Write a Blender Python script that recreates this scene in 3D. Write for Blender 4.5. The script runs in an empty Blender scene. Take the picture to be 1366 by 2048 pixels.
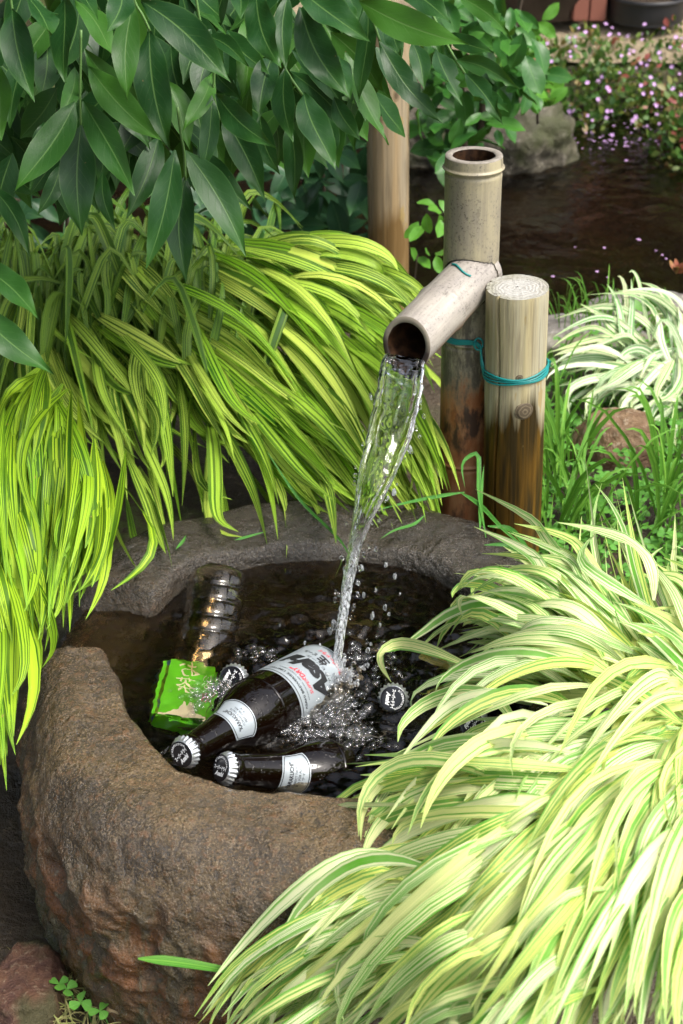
import bpy, bmesh, math, random
import numpy as np
from mathutils import Vector, Matrix

random.seed(7); RNG = np.random.default_rng(7)
C = bpy.context.scene.collection
R = math.radians

# ------------------------------------------------------------------ camera
PITCH, FPX, HC = R(32.0), 3200.0, 1.045
sc = bpy.context.scene
cd = bpy.data.cameras.new('camera'); cam = bpy.data.objects.new('camera', cd); C.objects.link(cam)
cam.location = (0, 0, HC); cam.rotation_euler = (R(90) - PITCH, 0, 0)
cd.sensor_fit = 'VERTICAL'; cd.sensor_height = 23.5; cd.lens = FPX / 2048 * 23.5
cd.clip_start = 0.02; cd.clip_end = 500
cd.dof.use_dof = True; cd.dof.focus_distance = 1.66; cd.dof.aperture_fstop = 6.5
sc.camera = cam
# ------------------------------------------------------------------ sky, sun, exposure
SUN_AZ, SUN_EL = R(118), R(58)      # azimuth clockwise from +Y
w = bpy.data.worlds.new('World'); sc.world = w; w.use_nodes = True
wn = w.node_tree; wn.nodes.clear()
wo = wn.nodes.new('ShaderNodeOutputWorld'); bg = wn.nodes.new('ShaderNodeBackground')
sky = wn.nodes.new('ShaderNodeTexSky'); sky.sky_type = 'NISHITA'; sky.sun_disc = False
sky.sun_elevation = SUN_EL; sky.sun_rotation = SUN_AZ; sky.dust_density = 4.0; sky.air_density = 1.0; sky.ozone_density = 1.0
hs = wn.nodes.new('ShaderNodeHueSaturation'); hs.inputs['Saturation'].default_value = 0.55
wn.links.new(sky.outputs[0], hs.inputs['Color']); wn.links.new(hs.outputs[0], bg.inputs[0]); wn.links.new(bg.outputs[0], wo.inputs[0])
bg.inputs[1].default_value = 0.15
sd = bpy.data.lights.new('sun', 'SUN'); sun = bpy.data.objects.new('sun', sd); C.objects.link(sun)
sd.energy = 1.5; sd.angle = R(20); sd.color = (1.0, 0.955, 0.88)
sdir = Vector((math.sin(SUN_AZ) * math.cos(SUN_EL), math.cos(SUN_AZ) * math.cos(SUN_EL), math.sin(SUN_EL)))
sun.rotation_euler = sdir.to_track_quat('Z', 'Y').to_euler(); sun.location = sdir * 20
sc.view_settings.view_transform = 'Standard'; sc.view_settings.look = 'None'
sc.view_settings.exposure = 1.3; sc.view_settings.gamma = 1.0; sc.view_settings.use_curve_mapping = False
sc.render.engine = 'CYCLES'
cy = sc.cycles
cy.use_denoising = True; cy.max_bounces = 12; cy.transmission_bounces = 10; cy.transparent_max_bounces = 16
cy.diffuse_bounces = 4; cy.glossy_bounces = 5; cy.sample_clamp_indirect = 6.0; cy.caustics_refractive = True; cy.caustics_reflective = False
cy.blur_glossy = 0.3

# ------------------------------------------------------------------ helpers
FWD = np.array([0, math.cos(PITCH), -math.sin(PITCH)]); UPV = np.array([0, math.sin(PITCH), math.cos(PITCH)])
CAM = np.array([0, 0, HC])
def ray(px, py):
    return FWD + np.array([1.0, 0, 0]) * (px - 683) / FPX + UPV * (1024 - py) / FPX
def at_z(px, py, z):
    d = ray(px, py); return CAM + d * ((z - HC) / d[2])
def at_y(px, py, Y):
    d = ray(px, py); return CAM + d * (Y / d[1])
def nrm(v):
    v = np.asarray(v, float); return v / (np.linalg.norm(v) + 1e-12)

_perm = RNG.permutation(256); _perm = np.concatenate([_perm, _perm, _perm])
_grad = RNG.normal(size=(256, 3)); _grad /= np.linalg.norm(_grad, axis=1)[:, None]
def perlin(p):
    p = np.asarray(p, float); i = np.floor(p).astype(int); f = p - i; u = f * f * f * (f * (f * 6 - 15) + 10); i &= 255
    out = 0
    for dx in (0, 1):
        for dy in (0, 1):
            for dz in (0, 1):
                h = _perm[_perm[_perm[(i[..., 0] + dx)] + ((i[..., 1] + dy) & 255)] + ((i[..., 2] + dz) & 255)] & 255
                g = _grad[h]; d = f - np.array([dx, dy, dz])
                wgt = (u[..., 0] if dx else 1 - u[..., 0]) * (u[..., 1] if dy else 1 - u[..., 1]) * (u[..., 2] if dz else 1 - u[..., 2])
                out = out + wgt * (g * d).sum(-1)
    return out
def fbm(p, oct=4, gain=.5, lac=2.1):
    p = np.asarray(p, float); a, s = 1.0, 0
    for k in range(oct):
        s = s + a * perlin(p + 17.3 * k); p = p * lac; a *= gain
    return s

def tag(o, label=None, cat=None, group=None, kind=None):
    if label: o['label'] = label
    if cat: o['category'] = cat
    if group: o['group'] = group
    if kind: o['kind'] = kind
    return o
def thing(name, loc, label, cat, group=None):
    o = bpy.data.objects.new(name, None); C.objects.link(o); o.location = loc; o.empty_display_size = .05
    return tag(o, label, cat, group)
def make_mesh(name, V, F, mat=None, uv=None, attrs=None, smooth=True, fix=False):
    me = bpy.data.meshes.new(name)
    V = np.asarray(V, float)
    me.from_pydata(V.tolist(), [], F if isinstance(F, list) else F.tolist())
    if uv is not None:
        ul = me.uv_layers.new(name='UVMap'); li = np.empty(len(me.loops), int); me.loops.foreach_get('vertex_index', li)
        ul.data.foreach_set('uv', np.asarray(uv, float)[li].ravel())
    if attrs:
        for k, a in attrs.items():
            at = me.attributes.new(k, 'FLOAT', 'POINT'); at.data.foreach_set('value', np.asarray(a, float))
    if smooth: me.polygons.foreach_set('use_smooth', np.ones(len(me.polygons), bool))
    if mat: me.materials.append(mat)
    if fix:
        b_ = bmesh.new(); b_.from_mesh(me); bmesh.ops.recalc_face_normals(b_, faces=b_.faces[:]); b_.to_mesh(me); b_.free()
    me.update(); return me
def obj(name, me, parent=None, local=False):
    """link a mesh whose vertices are in world space (local=False) under parent"""
    o = bpy.data.objects.new(name, me); C.objects.link(o)
    if parent is not None:
        o.parent = parent
        if not local: o.matrix_parent_inverse = parent_world(parent).inverted()
    return o
def parent_world(p):
    m = p.matrix_parent_inverse @ Matrix.LocRotScale(p.location, p.rotation_euler, p.scale) if p.parent is not None else Matrix.LocRotScale(p.location, p.rotation_euler, p.scale)
    return parent_world(p.parent) @ m if p.parent is not None else m
def grid_faces(n, m, wrap_m=False, wrap_n=False, off=0):
    i = np.arange(n if wrap_n else n - 1); j = np.arange(m if wrap_m else m - 1)
    I, J = np.meshgrid(i, j, indexing='ij'); I2 = (I + 1) % n; J2 = (J + 1) % m
    return (np.stack([I * m + J, I * m + J2, I2 * m + J2, I2 * m + J], -1).reshape(-1, 4) + off)
def catmull(P, n):
    P = np.asarray(P, float); k = len(P)
    Q = np.vstack([2 * P[0] - P[1], P, 2 * P[-1] - P[-2]])
    t = np.linspace(0, k - 1, n); i = np.minimum(t.astype(int), k - 2); f = (t - i)[:, None]
    a, b, c, d = Q[i], Q[i + 1], Q[i + 2], Q[i + 3]
    return .5 * ((2 * b) + (-a + c) * f + (2 * a - 5 * b + 4 * c - d) * f ** 2 + (-a + 3 * b - 3 * c + d) * f ** 3)
def frames(P):
    """parallel-transport frames along a polyline"""
    T = np.gradient(P, axis=0); T /= np.linalg.norm(T, axis=1)[:, None] + 1e-12
    a = np.array([0, 0, 1.0]) if abs(T[0][2]) < .9 else np.array([1.0, 0, 0])
    N = [nrm(a - T[0] * a.dot(T[0]))]
    for k in range(1, len(P)):
        v = N[-1] - T[k] * N[-1].dot(T[k]); N.append(nrm(v))
    N = np.array(N); return T, N, np.cross(T, N)
def tube(P, rad, nseg=8, cap=True):
    P = np.asarray(P, float); rad = np.broadcast_to(np.asarray(rad, float), (len(P),))
    T, N, B = frames(P); a = np.linspace(0, 2 * math.pi, nseg, endpoint=False)
    V = P[:, None] + rad[:, None, None] * (np.cos(a)[None, :, None] * N[:, None] + np.sin(a)[None, :, None] * B[:, None])
    F = grid_faces(len(P), nseg, wrap_m=True).tolist()
    if cap: F.append(list(range(nseg))[::-1]); F.append([(len(P) - 1) * nseg + k for k in range(nseg)])
    return V.reshape(-1, 3), F
class MB:
    def __init__(s): s.V, s.F, s.uv, s.at, s.n = [], [], [], [], 0
    def add(s, V, F, uv=None, rnd=0.0):
        V = np.asarray(V, float); s.V.append(V)
        s.F += [[k + s.n for k in f] for f in (F if isinstance(F, list) else F.tolist())]
        s.uv.append(np.zeros((len(V), 2)) if uv is None else uv); s.at.append(np.full(len(V), rnd)); s.n += len(V)
    def mesh(s, name, mat, smooth=True):
        return make_mesh(name, np.vstack(s.V), s.F, mat, np.vstack(s.uv), {'rnd': np.concatenate(s.at)}, smooth)
def lathe(prof, nseg=48):
    prof = np.asarray(prof, float); a = np.linspace(0, 2 * math.pi, nseg, endpoint=False)
    V = np.stack([prof[:, :1] * np.cos(a), prof[:, :1] * np.sin(a), np.repeat(prof[:, 1:], nseg, 1)], -1)
    return V.reshape(-1, 3), grid_faces(len(prof), nseg, wrap_m=True)[:, ::-1]

# ------------------------------------------------------------------ material helpers
class MT:
    def __init__(s, name, **kw):
        s.m = bpy.data.materials.new(name); s.m.use_nodes = True; s.nt = s.m.node_tree; s.nt.nodes.clear()
        s.out = s.nt.nodes.new('ShaderNodeOutputMaterial'); s.b = s.n('ShaderNodeBsdfPrincipled', **kw)
        s.l(s.b.outputs[0], s.out.inputs[0])
    def n(s, t, **kw):
        nd = s.nt.nodes.new(t)
        for k, v in kw.items():
            k2 = k.replace('_', ' ')
            if k2 in nd.inputs: s.set(nd.inputs[k2], v)
            elif k.startswith('i') and k[1:].isdigit(): s.set(nd.inputs[int(k[1:])], v)
            else: setattr(nd, k, v)
        return nd
    def set(s, sock, v):
        if isinstance(v, bpy.types.NodeSocket): s.l(v, sock)
        elif isinstance(v, bpy.types.Node): s.l(v.outputs[0], sock)
        else:
            if sock.type == 'RGBA' and isinstance(v, (int, float)): v = (v, v, v, 1)
            if sock.type == 'RGBA' and len(v) == 3: v = (*v, 1)
            sock.default_value = v
    def l(s, a, b): s.nt.links.new(a, b)
    def noise(s, vec, scale, detail=4, rough=.55, dist=0.0):
        nd = s.n('ShaderNodeTexNoise', Scale=scale, Detail=detail, Roughness=rough, Distortion=dist)
        if vec is not None: s.set(nd.inputs['Vector'], vec)
        return nd.outputs['Fac']
    def ramp(s, fac, stops, interp='LINEAR'):
        nd = s.n('ShaderNodeValToRGB'); s.set(nd.inputs[0], fac); cr = nd.color_ramp; cr.interpolation = interp
        while len(cr.elements) < len(stops): cr.elements.new(.5)
        for e, (p, c) in zip(cr.elements, stops):
            e.position = p; e.color = (c, c, c, 1) if isinstance(c, (int, float)) else (*c, 1)
        return nd.outputs[0]
    def mix(s, fac, a, b, mode='MIX'):
        nd = s.n('ShaderNodeMixRGB', blend_type=mode); s.set(nd.inputs[0], fac); s.set(nd.inputs[1], a); s.set(nd.inputs[2], b)
        return nd.outputs[0]
    def math(s, op, a, b=None, clamp=False):
        nd = s.n('ShaderNodeMath', operation=op, use_clamp=clamp); s.set(nd.inputs[0], a)
        if b is not None: s.set(nd.inputs[1], b)
        return nd.outputs[0]
    def attr(s, name='rnd'):
        return s.n('ShaderNodeAttribute', attribute_name=name).outputs['Fac']
    def uv(s):
        return s.n('ShaderNodeUVMap', uv_map='UVMap').outputs[0]
    def co(s, which='Object'):
        return s.n('ShaderNodeTexCoord').outputs[which]
    def sep(s, v):
        nd = s.n('ShaderNodeSeparateXYZ'); s.l(v, nd.inputs[0]); return nd.outputs
    def comb(s, x, y, z):
        nd = s.n('ShaderNodeCombineXYZ')
        for i, v in enumerate((x, y, z)): s.set(nd.inputs[i], v)
        return nd.outputs[0]
    def mapping(s, v, scale=(1, 1, 1), loc=(0, 0, 0)):
        nd = s.n('ShaderNodeMapping'); s.l(v, nd.inputs[0]); nd.inputs['Scale'].default_value = scale; nd.inputs['Location'].default_value = loc
        return nd.outputs[0]
    def bump(s, h, strength=.5, dist=.002, normal=None):
        nd = s.n('ShaderNodeBump', Strength=strength, Distance=dist); s.set(nd.inputs['Height'], h)
        if normal is not None: s.l(normal, nd.inputs['Normal'])
        return nd.outputs[0]
    def translucent(s, col, fac):
        t = s.n('ShaderNodeBsdfTranslucent'); s.set(t.inputs[0], col)
        mx = s.n('ShaderNodeMixShader'); mx.inputs[0].default_value = fac
        s.l(s.b.outputs[0], mx.inputs[1]); s.l(t.outputs[0], mx.inputs[2]); s.l(mx.outputs[0], s.out.inputs[0])
    def base(s, c): s.set(s.b.inputs['Base Color'], c)
    def rough(s, c): s.set(s.b.inputs['Roughness'], c)
    def normal(s, c): s.set(s.b.inputs['Normal'], c)

def simple(name, col, rough=.5, **kw):
    return MT(name, Base_Color=col, Roughness=rough, **kw).m

def blade_mat(name, pale1, pale2, green, green_amt, tip, trans=.22, rough=.38):
    m = MT(name); u, v, _ = m.sep(m.uv()); r = m.attr()
    off = m.math('MULTIPLY', r, 61.7)
    vec = m.comb(m.math('ADD', m.math('MULTIPLY', u, 8.5), off), m.math('MULTIPLY', v, .25), m.math('MULTIPLY', r, 13.1))
    nz = m.noise(vec, 1.0, 0.5, .5)
    amt = m.math('ADD', nz, m.math('MULTIPLY', m.math('SUBTRACT', m.math('FRACT', m.math('MULTIPLY', r, 7.77)), .5), .10))
    stripe = m.ramp(amt, [(green_amt - .018, 1.0), (green_amt + .018, 0.0)])
    # a green line just inside each edge
    e = m.math('ABSOLUTE', m.math('SUBTRACT', u, .5))
    edge = m.ramp(e, [(.37, 0.0), (.39, .8), (.44, .8), (.46, .1)])
    vec2 = m.comb(m.math('ADD', m.math('MULTIPLY', u, 26.0), off), m.math('MULTIPLY', v, .8), 0.0)
    fine = m.noise(vec2, 1.0, 1.0)
    pale = m.mix(m.math('FRACT', m.math('MULTIPLY', r, 3.37)), pale1, pale2)
    pale = m.mix(m.ramp(fine, [(.38, .55), (.52, 0.0)]), pale, m.mix(.5, pale, green))
    g = m.mix(m.ramp(m.noise(m.comb(m.math('MULTIPLY', v, 3.0), off, 0.0), 1.0), [(.3, 0.0), (.7, 1.0)]), green, m.mix(.25, green, pale1))
    col = m.mix(m.math('MAXIMUM', stripe, m.math('MULTIPLY', edge, .6)), pale, g)
    col = m.mix(m.ramp(v, [(.82, 0.0), (1.0, .55)]), col, tip)
    # dry tips and brown flecks
    nb = m.noise(m.comb(m.math('MULTIPLY', u, 2.0), m.math('MULTIPLY', v, 14.0), off), 1.0, 3.0)
    col = m.mix(m.ramp(nb, [(.70, 0.0), (.76, .5)]), col, (.42, .25, .10))
    m.base(col); m.rough(rough)
    m.set(m.b.inputs['Specular IOR Level'], .28)
    ribs = m.n('ShaderNodeTexWave', Scale=9.0, Distortion=0.0); m.l(m.comb(u, 0.0, 0.0), ribs.inputs['Vector'])
    m.normal(m.bump(ribs.outputs['Fac'], .35, .0006))
    m.translucent(col, trans); return m.m

def leaf_mat(name, c1, c2, vein, rough=.36, trans=.16, nveins=9.0, veinw=.05, glow=.25):
    m = MT(name); u, v, _ = m.sep(m.uv()); r = m.attr()
    e = m.math('ABSOLUTE', m.math('SUBTRACT', u, .5))
    nz = m.noise(m.comb(m.math('MULTIPLY', u, 2.5), m.math('MULTIPLY', v, 5.0), m.math('MULTIPLY', r, 40.0)), 1.0, 3.0)
    col = m.mix(m.math('ADD', m.math('MULTIPLY', nz, .6), m.math('MULTIPLY', r, .5), True), c1, c2)
    young = m.math('ADD', m.math('MULTIPLY', m.ramp(r, [(.74, 0.0), (.95, 1.0)]), .5), m.ramp(v, [(.6, 0.0), (1.0, .30)]))
    col = m.mix(young, col, m.mix(.5, c2, (.11, .30, .02)))
    side = m.math('SUBTRACT', m.math('MULTIPLY', v, nveins), m.math('MULTIPLY', e, nveins * .52))
    side = m.math('ADD', side, m.math('MULTIPLY', m.math('GREATER_THAN', u, .5), .45))
    side = m.math('ADD', side, m.math('MULTIPLY', m.noise(m.comb(m.math('MULTIPLY', u, 5.0), m.math('MULTIPLY', v, 6.0), r), 1.0, 2.0), .55))
    fr = m.math('ABSOLUTE', m.math('SUBTRACT', m.math('FRACT', side), .5))
    lat = m.math('MULTIPLY', m.ramp(fr, [(.0, 1.0), (veinw, 0.0)]), m.ramp(e, [(.0, 1.0), (.42, .25), (.48, 0.0)]))
    mid = m.ramp(e, [(.012, 1.0), (.03, 0.0)])
    vm = m.math('MAXIMUM', m.math('MULTIPLY', lat, .34), m.math('MULTIPLY', mid, .70))
    rim = m.math('MULTIPLY', m.ramp(e, [(.46, 0.0), (.5, .35)]), 1.0)
    col = m.mix(m.math('MAXIMUM', vm, rim), col, vein)
    # small blotches
    bl = m.noise(m.comb(m.math('MULTIPLY', u, 7.0), m.math('MULTIPLY', v, 16.0), m.math('MULTIPLY', r, 90.0)), 1.0, 2.0)
    col = m.mix(m.ramp(bl, [(.76, 0.0), (.79, .6)]), col, (.16, .11, .04))
    m.base(col); m.rough(m.math('ADD', m.math('MULTIPLY', nz, .18), rough - .09))
    m.set(m.b.inputs['Specular IOR Level'], .24)
    q = m.noise(m.comb(m.math('MULTIPLY', u, 14.0), m.math('MULTIPLY', v, 30.0), r), 1.0, 2.0)
    h = m.math('SUBTRACT', m.math('MULTIPLY', q, .5), m.math('MAXIMUM', m.math('MULTIPLY', lat, .5), mid))
    m.normal(m.bump(h, .22, .0010))
    m.translucent(m.mix(.5, col, (.16, .30, .02)), trans); return m.m

# ------------------------------------------------------------------ blade and leaf shapes
TOCAM_H = np.array([0, -.75, .65])
def blade_geo(P, W, nl=13, nw=4, twist=0.0, nbias=None, fold=.22):
    """one grass blade along the smooth curve through P; returns V,F,uv"""
    c = catmull(P, nl)
    T = np.gradient(c, axis=0); T /= np.linalg.norm(T, axis=1)[:, None] + 1e-12
    N0 = nrm(nbias if nbias is not None else TOCAM_H)
    S = np.cross(T, N0[None]); ln = np.linalg.norm(S, axis=1)[:, None]; S = S / (ln + 1e-9)
    for k in range(1, nl):
        if S[k].dot(S[k - 1]) < 0: S[k] = -S[k]
    N = np.cross(S, T)
    v = np.linspace(0, 1, nl); a = twist * (v - .3)
    S2 = S * np.cos(a)[:, None] + N * np.sin(a)[:, None]; N2 = np.cross(S2, T)
    wv = np.minimum(1, (v / .28 + .10) ** .75) * (1 - np.clip((v - .38) / .62, 0, 1) ** 1.7); wv = np.maximum(wv, .03) * W * .5
    s = np.linspace(-1, 1, nw + 1)
    off = fold * (np.abs(s) - .5)
    V = c[:, None] + S2[:, None] * (s[None, :, None] * wv[:, None, None]) + N2[:, None] * (off[None, :, None] * wv[:, None, None])
    uv = np.stack([np.broadcast_to((s + 1) / 2, (nl, nw + 1)), np.broadcast_to(v[:, None], (nl, nw + 1))], -1)
    return V.reshape(-1, 3), grid_faces(nl, nw + 1), uv.reshape(-1, 2)
LEAFW = ([0, .05, .14, .28, .42, .56, .70, .80, .87, .93, .97, 1], [.04, .22, .58, .90, 1, .95, .74, .50, .28, .14, .07, .01])
OVAL = ([0, .06, .2, .4, .6, .8, .92, 1], [.05, .3, .72, .98, 1, .74, .4, .03])
def leaf_geo(base, tip, W, normal, prof=LEAFW, nl=15, nw=6, droop=.10, fold=.28, wave=.05, seed=0, ragged=0.0):
    base = np.asarray(base, float); tip = np.asarray(tip, float); ax = tip - base; L = np.linalg.norm(ax); T = ax / L
    N = nrm(np.asarray(normal, float) - T * T.dot(normal)); S = np.cross(T, N)
    rg = np.random.default_rng(seed + 11)
    v = np.linspace(0, 1, nl); wv = np.interp(v, *prof) * W * .5; s = np.linspace(-1, 1, nw + 1)
    bend = -droop * L * (v ** 2 - v) * (1)            # arch outward (convex towards the normal)
    side = np.sin(v * math.pi * rg.uniform(.8, 1.4) + rg.uniform(-.5, .5)) * L * .045 * rg.choice([-1, 1])
    side -= side[0] + (side[-1] - side[0]) * v
    wl = wave * W * np.sin(v[:, None] * rg.uniform(9, 16) + rg.uniform(0, 6) + (s[None] > 0) * rg.uniform(1, 4)) * (np.abs(s)[None] ** 2)
    jag = np.ones((nl, nw + 1))
    if ragged > 0:
        bite = rg.uniform(0, 1, (nl, 2)) < ragged
        jag[:, 0] = np.where(bite[:, 0] & (v > .45), rg.uniform(.35, .8, nl), 1); jag[:, -1] = np.where(bite[:, 1] & (v > .45), rg.uniform(.35, .8, nl), 1)
        jag[:, 1] = np.minimum(1, jag[:, 0] * 1.25); jag[:, -2] = np.minimum(1, jag[:, -1] * 1.25)
    V = (base + T * (v * L)[:, None])[:, None] + N * bend[:, None, None] + S * side[:, None, None] \
        + S * (s[None, :, None] * wv[:, None, None] * jag[:, :, None]) + N * ((fold * np.abs(s)[None] * wv[:, None])[:, :, None] + wl[:, :, None])
    uv = np.stack([(np.broadcast_to(s, (nl, nw + 1)) * jag + 1) / 2, np.broadcast_to(v[:, None], (nl, nw + 1))], -1)
    return V.reshape(-1, 3), grid_faces(nl, nw + 1), uv.reshape(-1, 2)
# ================================================================== THE SETTING
def sstep(a, b, x):
    t = np.clip((x - a) / (b - a), 0, 1); return t * t * (3 - 2 * t)
POND_Z = -.145
def ground_z(x, y):
    x = np.asarray(x, float); y = np.asarray(y, float)
    z = -.215 + .125 * sstep(1.25, 1.75, y)
    n = fbm(np.stack([x * 5, y * 5, x * 0 + 3.3], -1), 3) * .018
    far = .05 * sstep(3.5, 4.2, y)
    pond = sstep(2.42, 2.56, y + .06 * np.sin(x * 5)) * (1 - sstep(3.50, 3.70, y - .10 * np.sin(x * 2.3 + .5) + .25 * sstep(.75, 1.2, x))) * sstep(-.75, -.5, x) * (1 - sstep(2.6, 3.0, x))
    return z + n + far - .19 * pond
ax_ = np.concatenate([-np.geomspace(250, 2.1, 26), np.linspace(-2, 2.6, 185), np.geomspace(2.8, 250, 26)])
ay_ = np.concatenate([-np.geomspace(250, .2, 26), np.linspace(0, 5.2, 210), np.geomspace(5.4, 250, 26)])
GX, GY = np.meshgrid(ax_, ay_, indexing='ij')
GZ = ground_z(GX, GY)
m = MT('soil'); co = m.co('Object')
n1 = m.noise(co, 9, 6, .62); n2 = m.noise(co, 60, 5, .7); n3 = m.noise(co, 2.3, 3)
col = m.mix(m.ramp(n1, [(.3, 0.0), (.7, 1.0)]), (.018, .012, .006), (.060, .040, .020))
col = m.mix(m.ramp(n2, [(.54, 0.0), (.70, .7)]), col, (.12, .09, .05))
col = m.mix(m.math('MULTIPLY', m.ramp(n3, [(.48, 0.0), (.62, 1.0)]), m.ramp(n2, [(.40, 0.0), (.55, .75)])), col, (.055, .085, .012))
col = m.mix(m.ramp(m.sep(co)[1], [(0.0, 0.0), (1.0, 0.0)]), col, col)
m.base(col); m.rough(m.ramp(n1, [(.3, .35), (.7, .85)])); m.normal(m.bump(m.math('ADD', n1, m.math('MULTIPLY', n2, .5)), .9, .02))
SOIL = m.m
g = obj('ground', make_mesh('ground', np.stack([GX, GY, GZ], -1).reshape(-1, 3), grid_faces(len(ax_), len(ay_)), SOIL)); tag(g, kind='structure')

# ---------------- water materials
def water_mat(name, tint, bscale, bstr, rough=.0, bdist=.004):
    m = MT(name, Base_Color=tint, Roughness=rough, IOR=1.333); m.set(m.b.inputs['Transmission Weight'], 1.0)
    co = m.co('Object')
    h = m.math('ADD', m.noise(co, bscale, 3, .55, .6), m.math('MULTIPLY', m.noise(co, bscale * 3.3, 2), .35))
    m.normal(m.bump(h, bstr, bdist)); return m.m
POND_W = water_mat('pond_water', (.22, .165, .10), 10, .32, .0, .02)
V = []
xs = np.linspace(-.9, 3.2, 60); ys = np.linspace(2.25, 3.95, 40); X, Y = np.meshgrid(xs, ys, indexing='ij')
rp = np.zeros_like(X)
for (rx, ry, amp, k) in ((.42, 2.80, .0035, 95), (.62, 2.66, .002, 120), (.25, 2.7, .002, 110)):
    d = np.hypot(X - rx, Y - ry); rp += amp * np.cos(d * k * .5) * np.exp(-(d / .14) ** 2)
po = obj('pond', make_mesh('pond', np.stack([X, Y, POND_Z + rp], -1).reshape(-1, 3), grid_faces(60, 40)[:, ::-1], POND_W)); tag(po, kind='structure')

# paving and gravel behind the pond
m = MT('paving', Roughness=.85); n1 = m.noise(m.co('Object'), 40, 5); m.base(m.mix(n1, (.30, .31, .32), (.42, .43, .44))); PAVE = m.m
m = MT('gravel', Roughness=.9); n1 = m.noise(m.co('Object'), 90, 5, .7); m.base(m.mix(m.ramp(n1, [(.35, 0.0), (.65, 1.0)]), (.17, .13, .08), (.42, .34, .22))); m.normal(m.bump(n1, .8, .01)); GRAVEL = m.m
xs = np.linspace(-.6, 3.4, 60); ys = np.linspace(3.78, 4.32, 12); X, Y = np.meshgrid(xs, ys, indexing='ij')
tag(obj('gravel_path', make_mesh('gravel_path', np.stack([X, Y, ground_z(X, Y) + .012], -1).reshape(-1, 3), grid_faces(60, 12), GRAVEL)), kind='structure')
xs = np.linspace(-6, 9, 40); ys = np.linspace(4.30, 12, 30); X, Y = np.meshgrid(xs, ys, indexing='ij')
tag(obj('pavement', make_mesh('pavement', np.stack([X, Y, ground_z(X, Y) * 0 - .015], -1).reshape(-1, 3), grid_faces(40, 30), PAVE)), kind='structure')

# ================================================================== STONE BASIN
BC = np.array([-.012, 1.372])
def polar(pts):
    a, r = [], []
    for (x, y) in pts:
        a.append(math.atan2(y - BC[1], x - BC[0]) % (2 * math.pi)); r.append(math.hypot(x - BC[0], y - BC[1]))
    o = np.argsort(a); return np.array(a)[o], np.array(r)[o]
def pinterp(ar, th):
    a, r = ar; A = np.concatenate([a - 2 * math.pi, a, a + 2 * math.pi]); Rr = np.concatenate([r, r, r]); return np.interp(th % (2 * math.pi), A, Rr)
ZR = .030
inner_px = [(205, 1302), (238, 1340), (252, 1390), (282, 1440), (318, 1487), (352, 1535), (396, 1556), (450, 1577), (530, 1588), (620, 1594), (705, 1604), (790, 1612), (880, 1590),
            (970, 1530), (1040, 1440), (1068, 1350), (1050, 1270), (1000, 1205), (930, 1150), (860, 1108), (760, 1084), (640, 1078), (520, 1088), (430, 1108), (370, 1134), (330, 1166), (296, 1202)]
outer_px = [(105, 1296), (70, 1315), (62, 1400), (66, 1500), (92, 1600), (160, 1690), (260, 1752), (380, 1796), (500, 1830), (640, 1840), (780, 1830), (930, 1780),
            (1060, 1700), (1160, 1580), (1210, 1440), (1215, 1330), (1180, 1220), (1120, 1150), (1040, 1085), (930, 1030), (840, 1003), (700, 990), (560, 994), (430, 1018), (330, 1050), (240, 1095), (170, 1150), (130, 1205)]
pin = polar([at_z(x, y, ZR)[:2] for x, y in inner_px]); pout = polar([at_z(x, y, ZR - .03)[:2] for x, y in outer_px])
NT, NP = 560, 200
th = np.linspace(0, 2 * math.pi, NT, endpoint=False)
def smooth_per(a, k):
    ker = np.hanning(k + 2)[1:-1]; ker /= ker.sum(); return np.convolve(np.concatenate([a[-k:], a, a[:k]]), ker, 'same')[k:-k]
rin = smooth_per(pinterp(pin, th), 11); rout = smooth_per(pinterp(pout, th), 15)
NOTCH = R(170)
dn = np.abs((th - NOTCH + math.pi) % (2 * math.pi) - math.pi)
notch = 1 - sstep(R(9.5), R(14.5), dn)
zr = ZR + .006 * np.cos(th - 4.4) + .004 * np.sin(3 * th) + fbm(np.stack([np.cos(th) * 2, np.sin(th) * 2, th * 0], -1), 3) * .010
zr = zr * (1 - notch) + (-.016) * notch
prof_keys = []
def prof(k):
    ri, ro, z = rin[k], rout[k], zr[k]
    w_ = ro - ri
    return [(0.001, -.165), (ri * .5, -.165), (ri * .82, -.150), (ri * .95, -.10), (ri * .985, -.045), (ri - .001, z - .022), (ri + .0025, z - .007), (ri + .008, z - .001), (ri + .03, z + .001),
            (ri + w_ * .5, z + .002), (ri + w_ * .72, z - .005), (ri + w_ * .88, z - .022), (ri + w_ * 1.0, z - .052), (ro + .010, z - .088), (ro + .012, -.11), (ro + .010, -.16), (ro + .004, -.21), (ro - .01, -.26)]
SP = np.empty((NT, NP, 3))
for k in range(NT):
    q = np.array(prof(k)); c = catmull(q, 500); d = np.concatenate([[0], np.cumsum(np.hypot(*np.diff(c, axis=0).T))])
    s = np.linspace(0, 1, NP); s = s ** .9 * d[-1]
    rr = np.interp(s, d, c[:, 0]); zz = np.interp(s, d, c[:, 1])
    SP[k] = np.stack([BC[0] + rr * math.cos(th[k]), BC[1] + rr * math.sin(th[k]), zz], -1)
du = np.roll(SP, -1, 0) - np.roll(SP, 1, 0); dv = np.gradient(SP, axis=1); NN = np.cross(du, dv); NN /= np.linalg.norm(NN, axis=2)[..., None] + 1e-9
if NN[100, NP // 2][2] < 0: NN = -NN
outer = sstep(.012, -.06, SP[..., 2]) * (np.hypot(SP[..., 0] - BC[0], SP[..., 1] - BC[1]) > (rin[:, None] + .04))
lump = fbm(SP * 9, 3) * .010 + fbm(SP * 26, 3) * .0042
rid = (1 - np.abs(fbm(SP * np.array([13, 13, 20]) + 5, 4)) * 2.2)
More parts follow.
